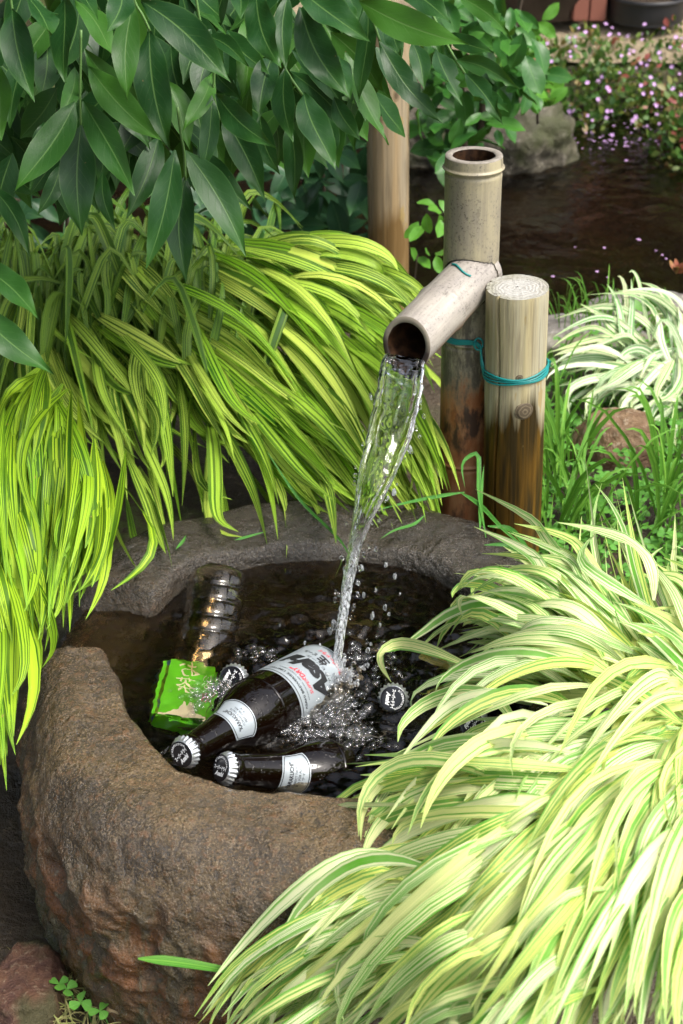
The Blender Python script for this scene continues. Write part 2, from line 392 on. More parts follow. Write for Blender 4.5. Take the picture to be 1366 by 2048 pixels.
SP = SP + NN * (lump * (.45 + 1.1 * outer) + outer * ((rid - .5) * .009 + (1 - 2.4 * np.abs(fbm(SP * np.array([32, 32, 44]) + 3, 3))) * .0045) + fbm(SP * 90, 3) * .0016)[..., None]
# chip in the rim, the small hollow near the front
for (px, py, rad, dep) in ((585, 1650, .016, .009), (190, 1415, .012, .004), (480, 1745, .05, .006), (330, 1420, .03, .003)):
    c0 = at_z(px, py, ZR); d = np.linalg.norm(SP - c0, axis=2); SP[..., 2] -= dep * np.exp(-(d / rad) ** 2)
m = MT('wet_stone'); co = m.co('Object'); x_, y_, z_ = m.sep(co)
g1 = m.noise(co, 420, 4, .7); g2 = m.noise(co, 120, 5, .65); g3 = m.noise(co, 11, 4, .6); g4 = m.noise(co, 30, 5, .6, .4)
col = m.mix(m.ramp(g3, [(.40, 0.0), (.60, 1.0)]), (.046, .027, .008), (.135, .086, .032))
col = m.mix(m.ramp(g1, [(.40, .85), (.50, 0.0)]), col, (.028, .018, .010))
col = m.mix(m.ramp(g1, [(.54, 0.0), (.64, .65)]), col, (.27, .20, .115))
col = m.mix(m.ramp(g2, [(.55, 0.0), (.66, .7)]), col, (.16, .075, .026))
col = m.mix(m.ramp(g2, [(.34, .75), (.46, 0.0)]), col, (.026, .016, .008))
low = m.n('ShaderNodeMapRange', From_Min=-.005, From_Max=-.075); m.l(z_, low.inputs['Value']); low = low.outputs[0]
streak = m.noise(m.mapping(co, (34, 34, 9)), 1.0, 5, .62, .5)
rust = m.math('MULTIPLY', m.ramp(streak, [(.46, 0.0), (.53, .95)]), m.math('MULTIPLY', low, m.ramp(g4, [(.35, .2), (.6, 1.0)])))
col = m.mix(m.math('MULTIPLY', low, .60), col, m.mix(m.ramp(g4, [(.3, 0.0), (.7, 1.0)]), (.036, .025, .003), (.110, .080, .020)))
col = m.mix(rust, col, (.19, .060, .005))
lich = m.math('MULTIPLY', m.ramp(m.noise(co, 48, 5, .7), [(.63, 0.0), (.68, .7)]), low)
col = m.mix(lich, col, (.30, .27, .18))
moss = m.n('ShaderNodeMapRange', From_Min=-.12, From_Max=-.20); m.l(z_, moss.inputs['Value'])
col = m.mix(m.math('MULTIPLY', moss.outputs[0], m.ramp(g4, [(.40, 0.0), (.52, .85)])), col, (.045, .062, .008))
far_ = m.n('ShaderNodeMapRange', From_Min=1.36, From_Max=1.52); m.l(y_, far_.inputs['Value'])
col = m.mix(m.math('MULTIPLY', far_.outputs[0], .88), col, m.mix(m.ramp(g1, [(.45, 0.0), (.62, 1.0)]), (.014, .011, .007), (.060, .050, .034)))          # darker and greyer towards the back rim
col = m.mix(m.attr('inside'), col, m.mix(g3, (.016, .010, .003), (.036, .024, .008)))          # algae film below the waterline
m.base(col)
m.rough(m.ramp(m.math('ADD', m.math('MULTIPLY', g4, .6), m.math('MULTIPLY', g1, .4)), [(.40, .10), (.60, .34)]))
m.set(m.b.inputs['Specular IOR Level'], 1.0)
b1 = m.bump(g1, 1.0, .0030); b2 = m.bump(g2, .7, .006, b1); m.normal(m.bump(g4, .6, .012, b2))
STONE = m.m
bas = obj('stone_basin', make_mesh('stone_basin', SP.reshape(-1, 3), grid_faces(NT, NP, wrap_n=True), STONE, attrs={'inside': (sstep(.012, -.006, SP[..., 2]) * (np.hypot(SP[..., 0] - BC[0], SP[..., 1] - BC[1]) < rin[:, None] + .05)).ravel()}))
tag(bas, 'round rough-hewn wet brown stone basin full of water and bottles', 'stone basin')

# ---------------- water in the basin
HIT = at_z(672, 1352, 0)
n = 235
xs = np.linspace(BC[0] - .345, BC[0] + .27, n); ys = np.linspace(BC[1] - .265, BC[1] + .265, n)
X, Y = np.meshgrid(xs, ys, indexing='ij')
ang = np.arctan2(Y - BC[1], X - BC[0]) % (2 * math.pi); rr = np.hypot(X - BC[0], Y - BC[1])
rlim = pinterp((th, rin), ang) + .022
dnn = np.abs((ang - NOTCH + math.pi) % (2 * math.pi) - math.pi)
rlim = np.where(dnn < R(15), .30, rlim)
d = np.hypot(X - HIT[0], Y - HIT[1])
P3 = np.stack([X, Y, X * 0], -1)
turb = np.exp(-(d / .12) ** 1.6)
H = fbm(P3 * 22 + 2, 3) * .0016 + fbm(P3 * np.array([60, 90, 1]), 3) * .0022
H += turb * (fbm(P3 * 45 + 9, 4) * .0105 + fbm(P3 * 110, 2) * .0022) + .0016 * np.cos(d * 210) * np.exp(-((d - .03) / .10) ** 2)
H += .004 * np.exp(-(d / .02) ** 2)
H -= .012 * sstep(.25, .30, rr) * (dnn < R(16))
V = np.stack([X, Y, H], -1).reshape(-1, 3); F = grid_faces(n, n)
ok = (rr < rlim).reshape(-1); F = F[ok[F].all(1)]
used = np.unique(F); remap = np.full(len(V), -1); remap[used] = np.arange(len(used))
BASIN_W = water_mat('basin_water', (.70, .53, .30), 80, .20, .0, .0022)
bw = obj('basin_water', make_mesh('basin_water', V[used], remap[F][:, ::-1], BASIN_W)); tag(bw, kind='structure')
# ================================================================== POSTS AND SPOUT
def post_mat(name, pale, warm, wet, wetline, wetgold):
    m = MT(name); co = m.co('Object'); x, y, z = m.sep(co)
    grain = m.noise(m.mapping(co, (55, 55, 2.2)), 1.0, 6, .6, .6); fine = m.noise(m.mapping(co, (260, 260, 9)), 1.0, 4, .6)
    blot = m.noise(m.mapping(co, (16, 16, 7)), 1.0, 4)
    col = m.mix(m.ramp(grain, [(.35, 0.0), (.65, 1.0)]), pale, warm)
    col = m.mix(m.ramp(fine, [(.38, .45), (.5, 0.0)]), col, (.13, .10, .065))
    drip = m.math('ADD', z, m.math('MULTIPLY', m.math('SUBTRACT', m.noise(m.mapping(co, (42, 42, 3)), 1.0, 5, .6), .5), .16))
    wf = m.n('ShaderNodeMapRange', From_Min=wetline + .015, From_Max=wetline - .02); m.l(drip, wf.inputs['Value'])
    wetf = wf.outputs[0]
    wstr = m.noise(m.mapping(co, (75, 75, 5)), 1.0, 3, .5, .3)
    wcol = m.mix(m.ramp(wstr, [(.40, 0.0), (.60, 1.0)]), wet, wetgold)
    col = m.mix(m.math('MULTIPLY', wetf, .97), col, wcol)
    spots = m.noise(m.mapping(co, (60, 60, 20)), 1.0, 3); col = m.mix(m.ramp(spots, [(.66, 0.0), (.70, .65)]), col, (.30, .21, .07))
    knots = m.n('ShaderNodeTexVoronoi', Scale=1.0); m.l(m.mapping(co, (17, 17, 9), (.37, .12, .3)), knots.inputs['Vector'])
    kd = knots.outputs['Distance']
    col = m.mix(m.ramp(kd, [(.05, .85), (.075, .2), (.085, .7), (.10, 0.0)]), col, (.085, .060, .035))
    m.base(col); m.rough(m.mix(wetf, .75, .45)); m.set(m.b.inputs['Specular IOR Level'], .15)
    m.normal(m.bump(m.math('ADD', grain, m.math('MULTIPLY', fine, .5)), .45, .002)); return m.m
def endgrain_mat():
    m = MT('end_grain', Roughness=.85); co = m.co('Object'); x, y, z = m.sep(co)
    nz = m.noise(m.mapping(co, (40, 40, 40)), 1.0, 4)
    r = m.math('SQRT', m.math('ADD', m.math('POWER', m.math('SUBTRACT', x, .004), 2.0), m.math('POWER', y, 2.0)))
    ring = m.math('SINE', m.math('ADD', m.math('MULTIPLY', r, 1250.0), m.math('MULTIPLY', nz, 26.0)))
    col = m.mix(m.math('MULTIPLY', m.ramp(ring, [(.1, 0.0), (.9, 1.0)]), m.ramp(nz, [(.35, .9), (.65, .2)])), (.37, .36, .33), (.25, .235, .20))
    edge = m.ramp(m.math('MULTIPLY', r, 10.0), [(.20, 0.0), (.30, .7)])
    col = m.mix(m.math('MULTIPLY', edge, m.ramp(nz, [(.4, .3), (.6, 1.0)])), col, (.20, .19, .13))
    a = m.math('ARCTAN2', y, x)
    crk = m.math('ABSOLUTE', m.math('SINE', m.math('ADD', m.math('MULTIPLY', a, 2.5), m.math('MULTIPLY', m.noise(m.mapping(co, (22, 22, 1)), 1.0, 3), 9.0))))
    col = m.mix(m.ramp(crk, [(.012, .9), (.035, 0.0)]), col, (.03, .025, .02))
    m.base(col); m.normal(m.bump(m.math('ADD', ring, m.math('MULTIPLY', crk, -.6)), .35, .001)); return m.m
ENDG = endgrain_mat()
def round_post(name, top, bot, rad, mat, label, seed, cracks=()):
    top = np.array(top); bot = np.array(bot); ax = nrm(top - bot); L = np.linalg.norm(top - bot)
    q = Vector(ax).to_track_quat('Z', 'Y')
    t = thing(name, Vector(bot), label, 'post'); t.rotation_euler = q.to_euler()
    nz_, na = 80, 360; zz = np.linspace(0, L, nz_); a = np.linspace(0, 2 * math.pi, na, endpoint=False)
    A, Z = np.meshgrid(a, zz); p = np.stack([np.cos(A) * 2, np.sin(A) * 2, Z * 2.5 + seed], -1)
    rr = rad * (1 + fbm(p, 3) * .035 + fbm(p * np.array([6, 6, .7]), 2) * .008)
    for (ac, z0, z1, wd) in cracks:
        aa = ac + .10 * np.sin(Z * 23) * .5; dd = np.abs((A - aa + math.pi) % (2 * math.pi) - math.pi)
        rr -= .006 * np.exp(-(dd / wd) ** 2) * (Z > z0) * (Z < z1)
    rr[-1] *= .985; rr[-2] *= .997
    V = np.stack([np.cos(A) * rr, np.sin(A) * rr, Z], -1).reshape(-1, 3)
    o = obj('shaft', make_mesh('shaft', V, grid_faces(nz_, na, wrap_m=True), mat), t, True)
    # rough sawn top
    k = 14; rads = np.linspace(0.02, 1, k); A2, R2 = np.meshgrid(a, rads); rt = rr[-1][None] * R2
    zt = L + fbm(np.stack([np.cos(A2) * R2 * 7, np.sin(A2) * R2 * 7, R2 * 0 + seed], -1), 3) * .0012 + .001 * (1 - R2)
    zt[-1] = L
    V = np.stack([np.cos(A2) * rt, np.sin(A2) * rt, zt], -1).reshape(-1, 3)
    F = grid_faces(k, na, wrap_m=True).tolist() + [list(range(na))]
    obj('sawn_end', make_mesh('sawn_end', V, F, ENDG), t, True)
    return t
POSTM = post_mat('weathered_post', (.36, .335, .24), (.40, .34, .19), (.020, .011, .0006), .31, (.115, .055, .0025))
WP_T, WP_B = at_y(1035, 574, 1.70), at_y(1020, 1140, 1.70); WP_B = WP_B + (WP_B - WP_T) * .16
wpost = round_post('wooden_post', WP_T, WP_B, .0365, POSTM, 'short round weathered wooden post tied to the bamboo with teal wire', 1.7,
           [(R(-118), .25, .9, .035), (R(-82), .3, .9, .02), (R(-40), .1, .9, .03), (R(-100), .36, .9, .014)])
# a raised knot facing the camera
kp = at_y(1050, 822, 1.70 - .034)
m = MT('knot', Roughness=.7); co = m.co('Object'); x, y, z = m.sep(co)
rk = m.math('SQRT', m.math('ADD', m.math('POWER', x, 2.0), m.math('POWER', z, 2.0)))
m.base(m.mix(m.ramp(m.math('SINE', m.math('ADD', m.math('MULTIPLY', rk, 1500.0), m.math('MULTIPLY', m.noise(co, 160, 3), 7.0))), [(.2, 0.0), (.8, 1.0)]), (.075, .055, .030), (.15, .115, .068))); KN = m.m
for (px, py, s) in ((1050, 822, 1.0), (1039, 757, .42), (1063, 1013, .6)):
    c0 = at_y(px, py, 1.70); off = (c0[0] - WP_T[0] - .006); yk = 1.70 - math.sqrt(max(.0365 ** 2 - off ** 2, 1e-5))
    c0 = at_y(px, py, yk - .0002); pr = np.array([(0.0004, .0022), (.003, .0024), (.005, .0016), (.0075, .0022), (.0095, .001), (.0125, -.0012)]) * s
    V, F = lathe(pr, 28); V = np.stack([V[:, 0], -V[:, 2], V[:, 1] * 1.15], -1) ; az = math.asin(max(-.9, min(.9, off / .0365)))
    Rz = np.array([[math.cos(az), -math.sin(az), 0], [math.sin(az), math.cos(az), 0], [0, 0, 1]]); V = V @ Rz.T
    ko = bpy.data.objects.new('knot', make_mesh('knot', V, F, KN)); C.objects.link(ko); ko.parent = wpost; ko.matrix_parent_inverse = parent_world(wpost).inverted(); ko.location = Vector(c0)
BPOSTM = post_mat('back_post_wood', (.31, .255, .17), (.31, .22, .115), (.15, .09, .032), .34, (.24, .155, .065))
BP_T, BP_B = at_y(776, 38, 2.55), at_y(777, 560, 2.55); BP_B = BP_B + (BP_B - BP_T) * .5
round_post('wooden_post', BP_T, BP_B, .0345, BPOSTM, 'tall round brown wooden post behind the leaves at the pond edge', 8.2,
           [(R(-95), .0, 1.2, .03), (R(-60), .1, 1.2, .02), (R(-125), 0, 1.2, .025)])

# ---------------- bamboo
def bamboo_mat(name, c1, c2, grey, rustz=None, under=None):
    m = MT(name); co = m.co('Object'); x, y, z = m.sep(co)
    grain = m.noise(m.mapping(co, (150, 150, 3)), 1.0, 4, .6); blot = m.noise(m.mapping(co, (30, 30, 12)), 1.0, 5, .65); sp = m.noise(co, 330, 3, .7)
    sp2 = m.noise(m.mapping(co, (60, 60, 18)), 1.0, 6, .75)
    col = m.mix(m.ramp(blot, [(.35, 0.0), (.65, 1.0)]), c1, c2)
    col = m.mix(m.ramp(grain, [(.36, .35), (.55, 0.0)]), col, grey)
    col = m.mix(m.math('MULTIPLY', m.ramp(sp, [(.56, 0.0), (.64, .8)]), m.ramp(blot, [(.38, .1), (.62, 1.0)])), col, (.055, .045, .035))
    col = m.mix(m.ramp(sp2, [(.57, 0.0), (.66, .65)]), col, (.070, .058, .045))
    if rustz is not None:
        nzv = m.math('ADD', z, m.math('MULTIPLY', m.math('SUBTRACT', sp2, .5), .22))
        mould = m.n('ShaderNodeMapRange', From_Min=rustz + .17, From_Max=rustz + .10); m.l(nzv, mould.inputs['Value'])
        col = m.mix(m.math('MULTIPLY', mould.outputs[0], m.ramp(sp2, [(.44, .0), (.55, .80)])), col, (.060, .048, .034))
        rust = m.n('ShaderNodeMapRange', From_Min=rustz + .02, From_Max=rustz - .02); m.l(nzv, rust.inputs['Value'])
        rc = m.mix(m.ramp(sp2, [(.38, 0.0), (.62, 1.0)]), (.24, .080, .026), (.34, .17, .075))
        rc = m.mix(m.ramp(blot, [(.52, 0.0), (.60, .9)]), rc, (.025, .014, .010))
        col = m.mix(rust.outputs[0], col, rc)
    if under is not None:
        uf = m.n('ShaderNodeMapRange', From_Min=-.006, From_Max=-.020); m.l(m.math('ADD', x, m.math('MULTIPLY', m.math('SUBTRACT', blot, .5), .03)), uf.inputs['Value'])
        col = m.mix(m.math('MULTIPLY', uf.outputs[0], .85), col, under)
    m.base(col); m.rough(m.ramp(sp2, [(.3, .35), (.7, .7)])); m.normal(m.bump(m.math('ADD', grain, m.math('MULTIPLY', sp, .5)), .3, .0012)); return m.m
def bamboo_tube(L, ro, ri, nodes, nz_=140, na=64, seed=0, ridge=.0022, closed_from=0.0, hole=None):
    zz = np.unique(np.concatenate([np.linspace(0, L, nz_)] + [n_ + np.linspace(-.006, .006, 13) for n_ in nodes])); zz = zz[(zz >= 0) & (zz <= L)]
    a = np.linspace(0, 2 * math.pi, na, endpoint=False); A, Z = np.meshgrid(a, zz)
    rr = ro * (1 + .012 * fbm(np.stack([np.cos(A) * 1.2, np.sin(A) * 1.2, Z * 4 + seed], -1), 2))
    for n_ in nodes:
        rr += ridge * np.exp(-((Z - n_) / .0016) ** 2) - ridge * .55 * np.exp(-((Z - n_ + .005) / .002) ** 2) + .0009 * np.exp(-((Z - n_) / .012) ** 2)
    Vo = np.stack([np.cos(A) * rr, np.sin(A) * rr, Z], -1)
    zi = np.linspace(L, closed_from, 40); A2, Z2 = np.meshgrid(a, zi); r2 = ri * (1 + .03 * fbm(np.stack([np.cos(A2) * 3, np.sin(A2) * 3, Z2 * 9 + seed], -1), 2))
    Vi = np.stack([np.cos(A2) * r2, np.sin(A2) * r2, Z2], -1)
    return Vo, Vi
def facing(p_from, axis, to):
    z = nrm(axis); x = nrm(np.asarray(to) - z * z.dot(to)); y = np.cross(z, x)
    return Matrix((Vector((x[0], y[0], z[0])), Vector((x[1], y[1], z[1])), Vector((x[2], y[2], z[2])))).to_4x4()
BAM = bamboo_mat('pale_bamboo', (.35, .305, .19), (.22, .195, .145), (.17, .145, .105), rustz=.255)
BAMG = bamboo_mat('grey_bamboo', (.38, .345, .29), (.25, .225, .20), (.15, .13, .12), under=(.20, .095, .035))
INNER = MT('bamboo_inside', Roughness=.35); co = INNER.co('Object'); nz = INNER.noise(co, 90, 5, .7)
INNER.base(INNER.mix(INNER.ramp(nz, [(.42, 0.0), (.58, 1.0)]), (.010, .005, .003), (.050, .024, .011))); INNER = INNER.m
CUT = MT('bamboo_cut', Roughness=.8); co = CUT.co('Object'); nz = CUT.noise(co, 140, 5, .7)
CUT.base(CUT.mix(CUT.ramp(nz, [(.35, 0.0), (.65, 1.0)]), (.16, .14, .115), (.27, .24, .20))); CUT = CUT.m

B_T = at_y(948, 311, 1.765); B_B = at_y(927, 1040, 1.745); B_B = B_B + (B_B - B_T) * .12
BL = np.linalg.norm(B_T - B_B); bax = nrm(B_T - B_B); BRO = .0328
bt = thing('bamboo_pipe', Vector(B_B), 'upright pale bamboo pipe with open top feeding the spout', 'bamboo pipe')
bt.rotation_euler = facing(B_B, bax, (0, -1, 0)).to_euler()
def along(py, Y=1.755): return float((at_y(945, py, Y) - B_B).dot(bax))
nodes = [along(338), along(672), along(908)]
Vo, Vi = bamboo_tube(BL, BRO, .0245, nodes, nz_=320, na=128, seed=3, closed_from=BL - .10)
# spout geometry first (its entry hole is cut by lifting the pipe wall away round the spout)
S_M = at_y(813, 689, 1.612); S_E = at_y(950, 548, 1.752); sax = nrm(S_M - S_E)
SRO, SRI = .0300, .0238
mesh_o = make_mesh('pipe_wall', Vo.reshape(-1, 3), grid_faces(Vo.shape[0], Vo.shape[1], wrap_m=True), BAM)
pw = obj('pipe_wall', mesh_o, bt, True)
# drop faces inside the spout hole
Mb = parent_world(bt); bm = bmesh.new(); bm.from_mesh(mesh_o); kill = []
for f in bm.faces:
    cpt = np.array(Mb @ f.calc_center_median()); dd = cpt - S_E; t_ = dd.dot(sax); rad_ = np.linalg.norm(dd - sax * t_)
    if t_ > 0 and rad_ < SRO + .0022: kill.append(f)
bmesh.ops.delete(bm, geom=kill, context='FACES')
Mbi = Mb.inverted()
for v in bm.verts:
    if v.is_boundary and v.co.z > .02 and v.co.z < BL - .02:
        cpt = np.array(Mb @ v.co); dd = cpt - S_E; t_ = dd.dot(sax); q_ = dd - sax * t_; rad_ = np.linalg.norm(q_)
        v.co = Mbi @ Vector(cpt + q_ * ((SRO + .0018) / rad_ - 1))
bm.to_mesh(mesh_o); bm.free()
obj('pipe_bore', make_mesh('pipe_bore', Vi.reshape(-1, 3), [f[::-1] for f in grid_faces(Vi.shape[0], Vi.shape[1], wrap_m=True).tolist()] + [list(range(39 * 128, 40 * 128))], INNER), bt, True)
rim = np.stack([Vo[-1], Vo[-1] * np.array([.985, .985, 1]) + np.array([0, 0, .0012]), Vi[0] * np.array([1.03, 1.03, 1]) + np.array([0, 0, .0010]), Vi[0]]).reshape(-1, 3)
obj('cut_rim', make_mesh('cut_rim', rim, grid_faces(4, 128, wrap_m=True), CUT), bt, True)
# dark lining of the hole so that the pipe reads hollow
Vl, Fl = tube(np.array([S_E - sax * .02, S_E + sax * .034]), SRO + .0024, 48, False)
# spout
sp_len = np.linalg.norm(S_M - S_E) + .012
S0 = S_E - sax * .012
st = thing('bamboo_spout', Vector(S0), 'grey bamboo spout jutting from the upright pipe and pouring water', 'bamboo spout')
st.rotation_euler = facing(S0, sax, (0, 0, 1)).to_euler()
snode = sp_len - .0985 + .0
Vo, Vi = bamboo_tube(sp_len, SRO, SRI, [sp_len * .545], nz_=90, seed=9, ridge=.0009, closed_from=.03)
# oblique cut: the mouth leans
cut = lambda V: np.where((V[..., 2:] > sp_len * .6), V + np.concatenate([V[..., :1] * 0, V[..., :1] * 0, (V[..., :1] * -.34) * sstep(sp_len * .6, sp_len, V[..., 2:])], -1), V)
Vo, Vi = cut(Vo), cut(Vi)
obj('spout_wall', make_mesh('spout_wall', Vo.reshape(-1, 3), grid_faces(Vo.shape[0], Vo.shape[1], wrap_m=True), BAMG), st, True)
obj('spout_bore', make_mesh('spout_bore', Vi.reshape(-1, 3), [f[::-1] for f in grid_faces(Vi.shape[0], Vi.shape[1], wrap_m=True).tolist()] + [list(range(39 * 64, 40 * 64))], INNER), st, True)
rim = np.stack([Vo[-1], (Vo[-1] * .8 + Vi[0] * .2) + np.array([0, 0, .0010]), (Vo[-1] * .2 + Vi[0] * .8) + np.array([0, 0, .0009]), Vi[0]]).reshape(-1, 3)
SCUT = MT('spout_cut', Roughness=.5); co = SCUT.co('Object'); x, y, z = SCUT.sep(co)
nz = SCUT.noise(co, 160, 4)
fx = SCUT.n('ShaderNodeMapRange', From_Min=.010, From_Max=-.004); SCUT.l(SCUT.math('ADD', x, SCUT.math('MULTIPLY', SCUT.math('SUBTRACT', nz, .5), .012)), fx.inputs['Value'])
SCUT.base(SCUT.mix(fx.outputs[0], (.23, .20, .15), (.022, .012, .007))); SCUT = SCUT.m
obj('cut_rim', make_mesh('cut_rim', rim, grid_faces(4, 64, wrap_m=True), SCUT), st, True)
# ---------------- teal wire
WIRE = simple('teal_wire', (.005, .20, .19), .38)
ws = thing('wire_tie', Vector(at_y(960, 690, 1.70)), 'teal coated wire lashing the wooden post to the bamboo pipe', 'wire')
wc = at_y(1033, 735, 1.70); bc = at_y(943, 682, 1.755)
wpc = WP_T + (WP_B - WP_T) * ((WP_T[2] - wc[2]) / (WP_T[2] - WP_B[2]))
for k in range(4):
    dz = (k - 1.5) * .0026; P = []
    for a in np.linspace(R(190), R(375), 26):
        P.append(wpc + np.array([math.cos(a) * .0383, math.sin(a) * .0383, dz + .004 * math.cos(a) + .0015 * math.sin(3 * a + k)]))
    bcc = B_B + bax * ((bc[2] + .004 - B_B[2]) / bax[2])
    for a in np.linspace(R(20), R(245), 26):
        P.append(bcc + np.array([math.cos(a) * .0347, math.sin(a) * .0347, dz * .7 + .010 + .002 * math.cos(a)]))
    k0 = at_y(957, 689, 1.712); P.append(k0 + np.array([0, 0, dz * .5])); 
    P.append((k0 + P[0]) * .5 + np.array([0, -.002, dz * .5]))
    P.append(P[0])
    V, F = tube(catmull(np.array(P), 150), .0012, 7); obj('wire_strand', make_mesh('wire_strand', V, F, WIRE), ws)
k0 = at_y(957, 688, 1.708); a = np.linspace(0, 4 * math.pi, 40)
V, F = tube(np.stack([k0[0] + .0052 * np.cos(a), k0[1] - .001 * np.cos(a * .5), k0[2] + .0075 * np.sin(a)], -1), .0011, 6); obj('wire_knot', make_mesh('wire_knot', V, F, WIRE), ws)
w2 = thing('wire_loop', Vector(at_y(930, 500, 1.70)), 'short teal wire loop over the top of the spout at the pipe', 'wire')
P = []
for a in np.linspace(R(35), R(-22), 14):
    c0 = S0 + sax * (.052 + .006 * math.sin(a * 4)); ex = nrm(np.cross(sax, (0, 0, 1))); ez = np.cross(ex, sax)
    P.append(c0 + (ez * math.cos(a) - ex * math.sin(a)) * (SRO + .0012))
V, F = tube(np.array(P), .0012, 7); obj('wire_strand', make_mesh('wire_strand', V, F, WIRE), w2)

# ================================================================== FALLING WATER
WATER = MT('clear_water', Base_Color=(1, 1, 1), Roughness=0.0, IOR=1.333); WATER.set(WATER.b.inputs['Transmission Weight'], 1.0); WATER = WATER.m
# water full of air: clear where the attribute is 0, milky where it is 1
AER = MT('aerated_water', Base_Color=(1, 1, 1), Roughness=0.0, IOR=1.333); AER.set(AER.b.inputs['Transmission Weight'], 1.0)
co = AER.co('Object'); sn = AER.noise(AER.mapping(co, (420, 420, 70)), 1.0, 3, .6)
af = AER.math('MULTIPLY', AER.attr('air'), AER.ramp(sn, [(.42, 0.0), (.60, 1.0)]))
wd = AER.n('ShaderNodeBsdfDiffuse', Color=(.80, .83, .86)); wtl = AER.n('ShaderNodeBsdfTranslucent', Color=(.80, .83, .86)); wm = AER.n('ShaderNodeMixShader'); wm.inputs[0].default_value = .5
AER.l(wd.outputs[0], wm.inputs[1]); AER.l(wtl.outputs[0], wm.inputs[2]); wx = AER.n('ShaderNodeMixShader'); AER.l(af, wx.inputs[0]); AER.l(AER.b.outputs[0], wx.inputs[1]); AER.l(wm.outputs[0], wx.inputs[2]); AER.l(wx.outputs[0], AER.out.inputs[0]); AER = AER.m
strm = thing('water_stream', Vector(HIT), 'clear stream of water falling from the bamboo spout into the basin', 'water stream')
lip = S_M - np.array([0, 0, 1]) * .019 + sax * .004
mid_px = [(806, 728, None), (797, 790, None), (778, 870, None), (752, 950, None), (727, 1030, None), (709, 1100, None), (694, 1180, None), (682, 1260, None), (670, 1350, None)]
P = []
p0 = at_y(810, 716, 1.606); p1 = np.array([HIT[0], HIT[1], -.004])
# ballistic in depth: Y moves evenly with time, z falls with t^2
for k, (px, py, _) in enumerate(mid_px):
    lo, hi = 0.0, 1.0
    for _i in range(40):
        t_ = (lo + hi) / 2; Y_ = p0[1] + (p1[1] - p0[1]) * t_; z_ = p0[2] + (p1[2] - p0[2]) * (.30 * t_ + .70 * t_ * t_)
        d_ = ray(px, py); zz = HC + d_[2] * Y_ / d_[1]
        if zz < z_: lo = t_
        else: hi = t_
    P.append(at_y(px, py, Y_))
P = [p0] + P
ns = 260; c = catmull(np.array(P), ns); s = np.linspace(0, 1, ns)
wid = np.interp(s, [0, .111, .222, .333, .444, .555, .667, .78, .89, 1], [.0225, .0240, .0250, .0235, .0190, .0122, .0078, .0056, .0046, .0042])
thk = np.interp(s, [0, .1, .3, .5, .65, .8, 1], [.0032, .0036, .0042, .0055, .0060, .0050, .0045])
T, N, B = frames(c); na = 72; a = np.linspace(0, 2 * math.pi, na, endpoint=False)
Xd = np.array([1, 0, 0]) - T * T[:, :1]; Xd /= np.linalg.norm(Xd, axis=1)[:, None]; Zd = np.cross(T, Xd)
tw = np.interp(s, [0, .45, .62, 1], [.05, .12, .7, 2.6])
X2 = Xd * np.cos(tw)[:, None] + Zd * np.sin(tw)[:, None]; Z2 = -Xd * np.sin(tw)[:, None] + Zd * np.cos(tw)[:, None]
A, S_ = np.meshgrid(a, s)
nz1 = fbm(np.stack([np.cos(A) * 2.6, np.sin(A) * 2.6, S_ * 5], -1), 3); nz2 = fbm(np.stack([np.cos(A) * 7, np.sin(A) * 7, S_ * 11], -1), 2)
edge_n = fbm(np.stack([np.sign(np.cos(A)) * 3, S_ * 22, S_ * 0], -1), 3)
sx = np.cos(A) * wid[:, None] * (1 + .16 * nz1 + .10 * edge_n + .04 * nz2); sy = np.sin(A) * thk[:, None] * (1 + .45 * nz1 + .22 * nz2)
# rolled rims on both edges of the sheet
sy += np.sin(A) * .0035 * (np.abs(np.cos(A)) > .80) * (1 - sstep(.4, .6, S_))
V = c[:, None] + X2[:, None] * sx[..., None] + Z2[:, None] * sy[..., None]
V += ((fbm(V * np.array([120, 120, 40]), 2) * .0016 + fbm(V * np.array([330, 330, 60]), 2) * .00025) * (.6 + 1.2 * sstep(.45, .75, S_)))[..., None] * Zd[:, None]
F = grid_faces(ns, na, wrap_m=True)[:, ::-1].tolist() + [list(range(na)), [(ns - 1) * na + k for k in range(na)][::-1]]
obj('water_sheet', make_mesh('water_sheet', V.reshape(-1, 3), F, AER, attrs={'air': (np.clip(.70 * sstep(.58, .85, S_) + .22 * (np.abs(np.cos(A)) > .93), 0, .85)).ravel()}, fix=True), strm)
def blob(c0, r, stretch, seed, nlat=9, nlon=12, dirn=(0, 0, 1)):
    u = np.linspace(0.02, math.pi - .02, nlat); v = np.linspace(0, 2 * math.pi, nlon, endpoint=False); U, Vv = np.meshgrid(u, v, indexing='ij')
    p = np.stack([np.sin(U) * np.cos(Vv), np.sin(U) * np.sin(Vv), np.cos(U)], -1)
    rr = r * (1 + .85 * fbm(p * 1.4 + seed * 3.1, 2)); q = p * rr[..., None]; q[..., 2] *= stretch
    return q.reshape(-1, 3) + np.asarray(c0), grid_faces(nlat, nlon, wrap_m=True).tolist() + [list(range(nlon))[::-1], [(nlat - 1) * nlon + k for k in range(nlon)]]
drops = [(752, 1098, 6), (772, 1130, 6), (790, 1152, 6), (722, 1136, 8), (788, 985, 7), (776, 996, 5), (762, 992, 5), (820, 898, 7), (843, 775, 8), (838, 800, 8), (832, 822, 7), (826, 840, 6), (770, 1215, 6), (745, 1232, 6), (735, 1300, 7),
         (742, 1288, 4), (760, 1250, 4), (668, 1250, 9), (660, 1262, 7), (690, 1140, 8), (700, 1120, 7), (778, 1228, 5), (728, 1190, 5), (715, 1165, 6), (752, 1180, 4), (640, 1290, 4), (610, 1285, 4), (560, 1250, 3), (800, 1188, 3), (735, 1330, 5), (720, 1345, 5), (650, 1310, 4), (750, 885, 5), (742, 960, 5)]
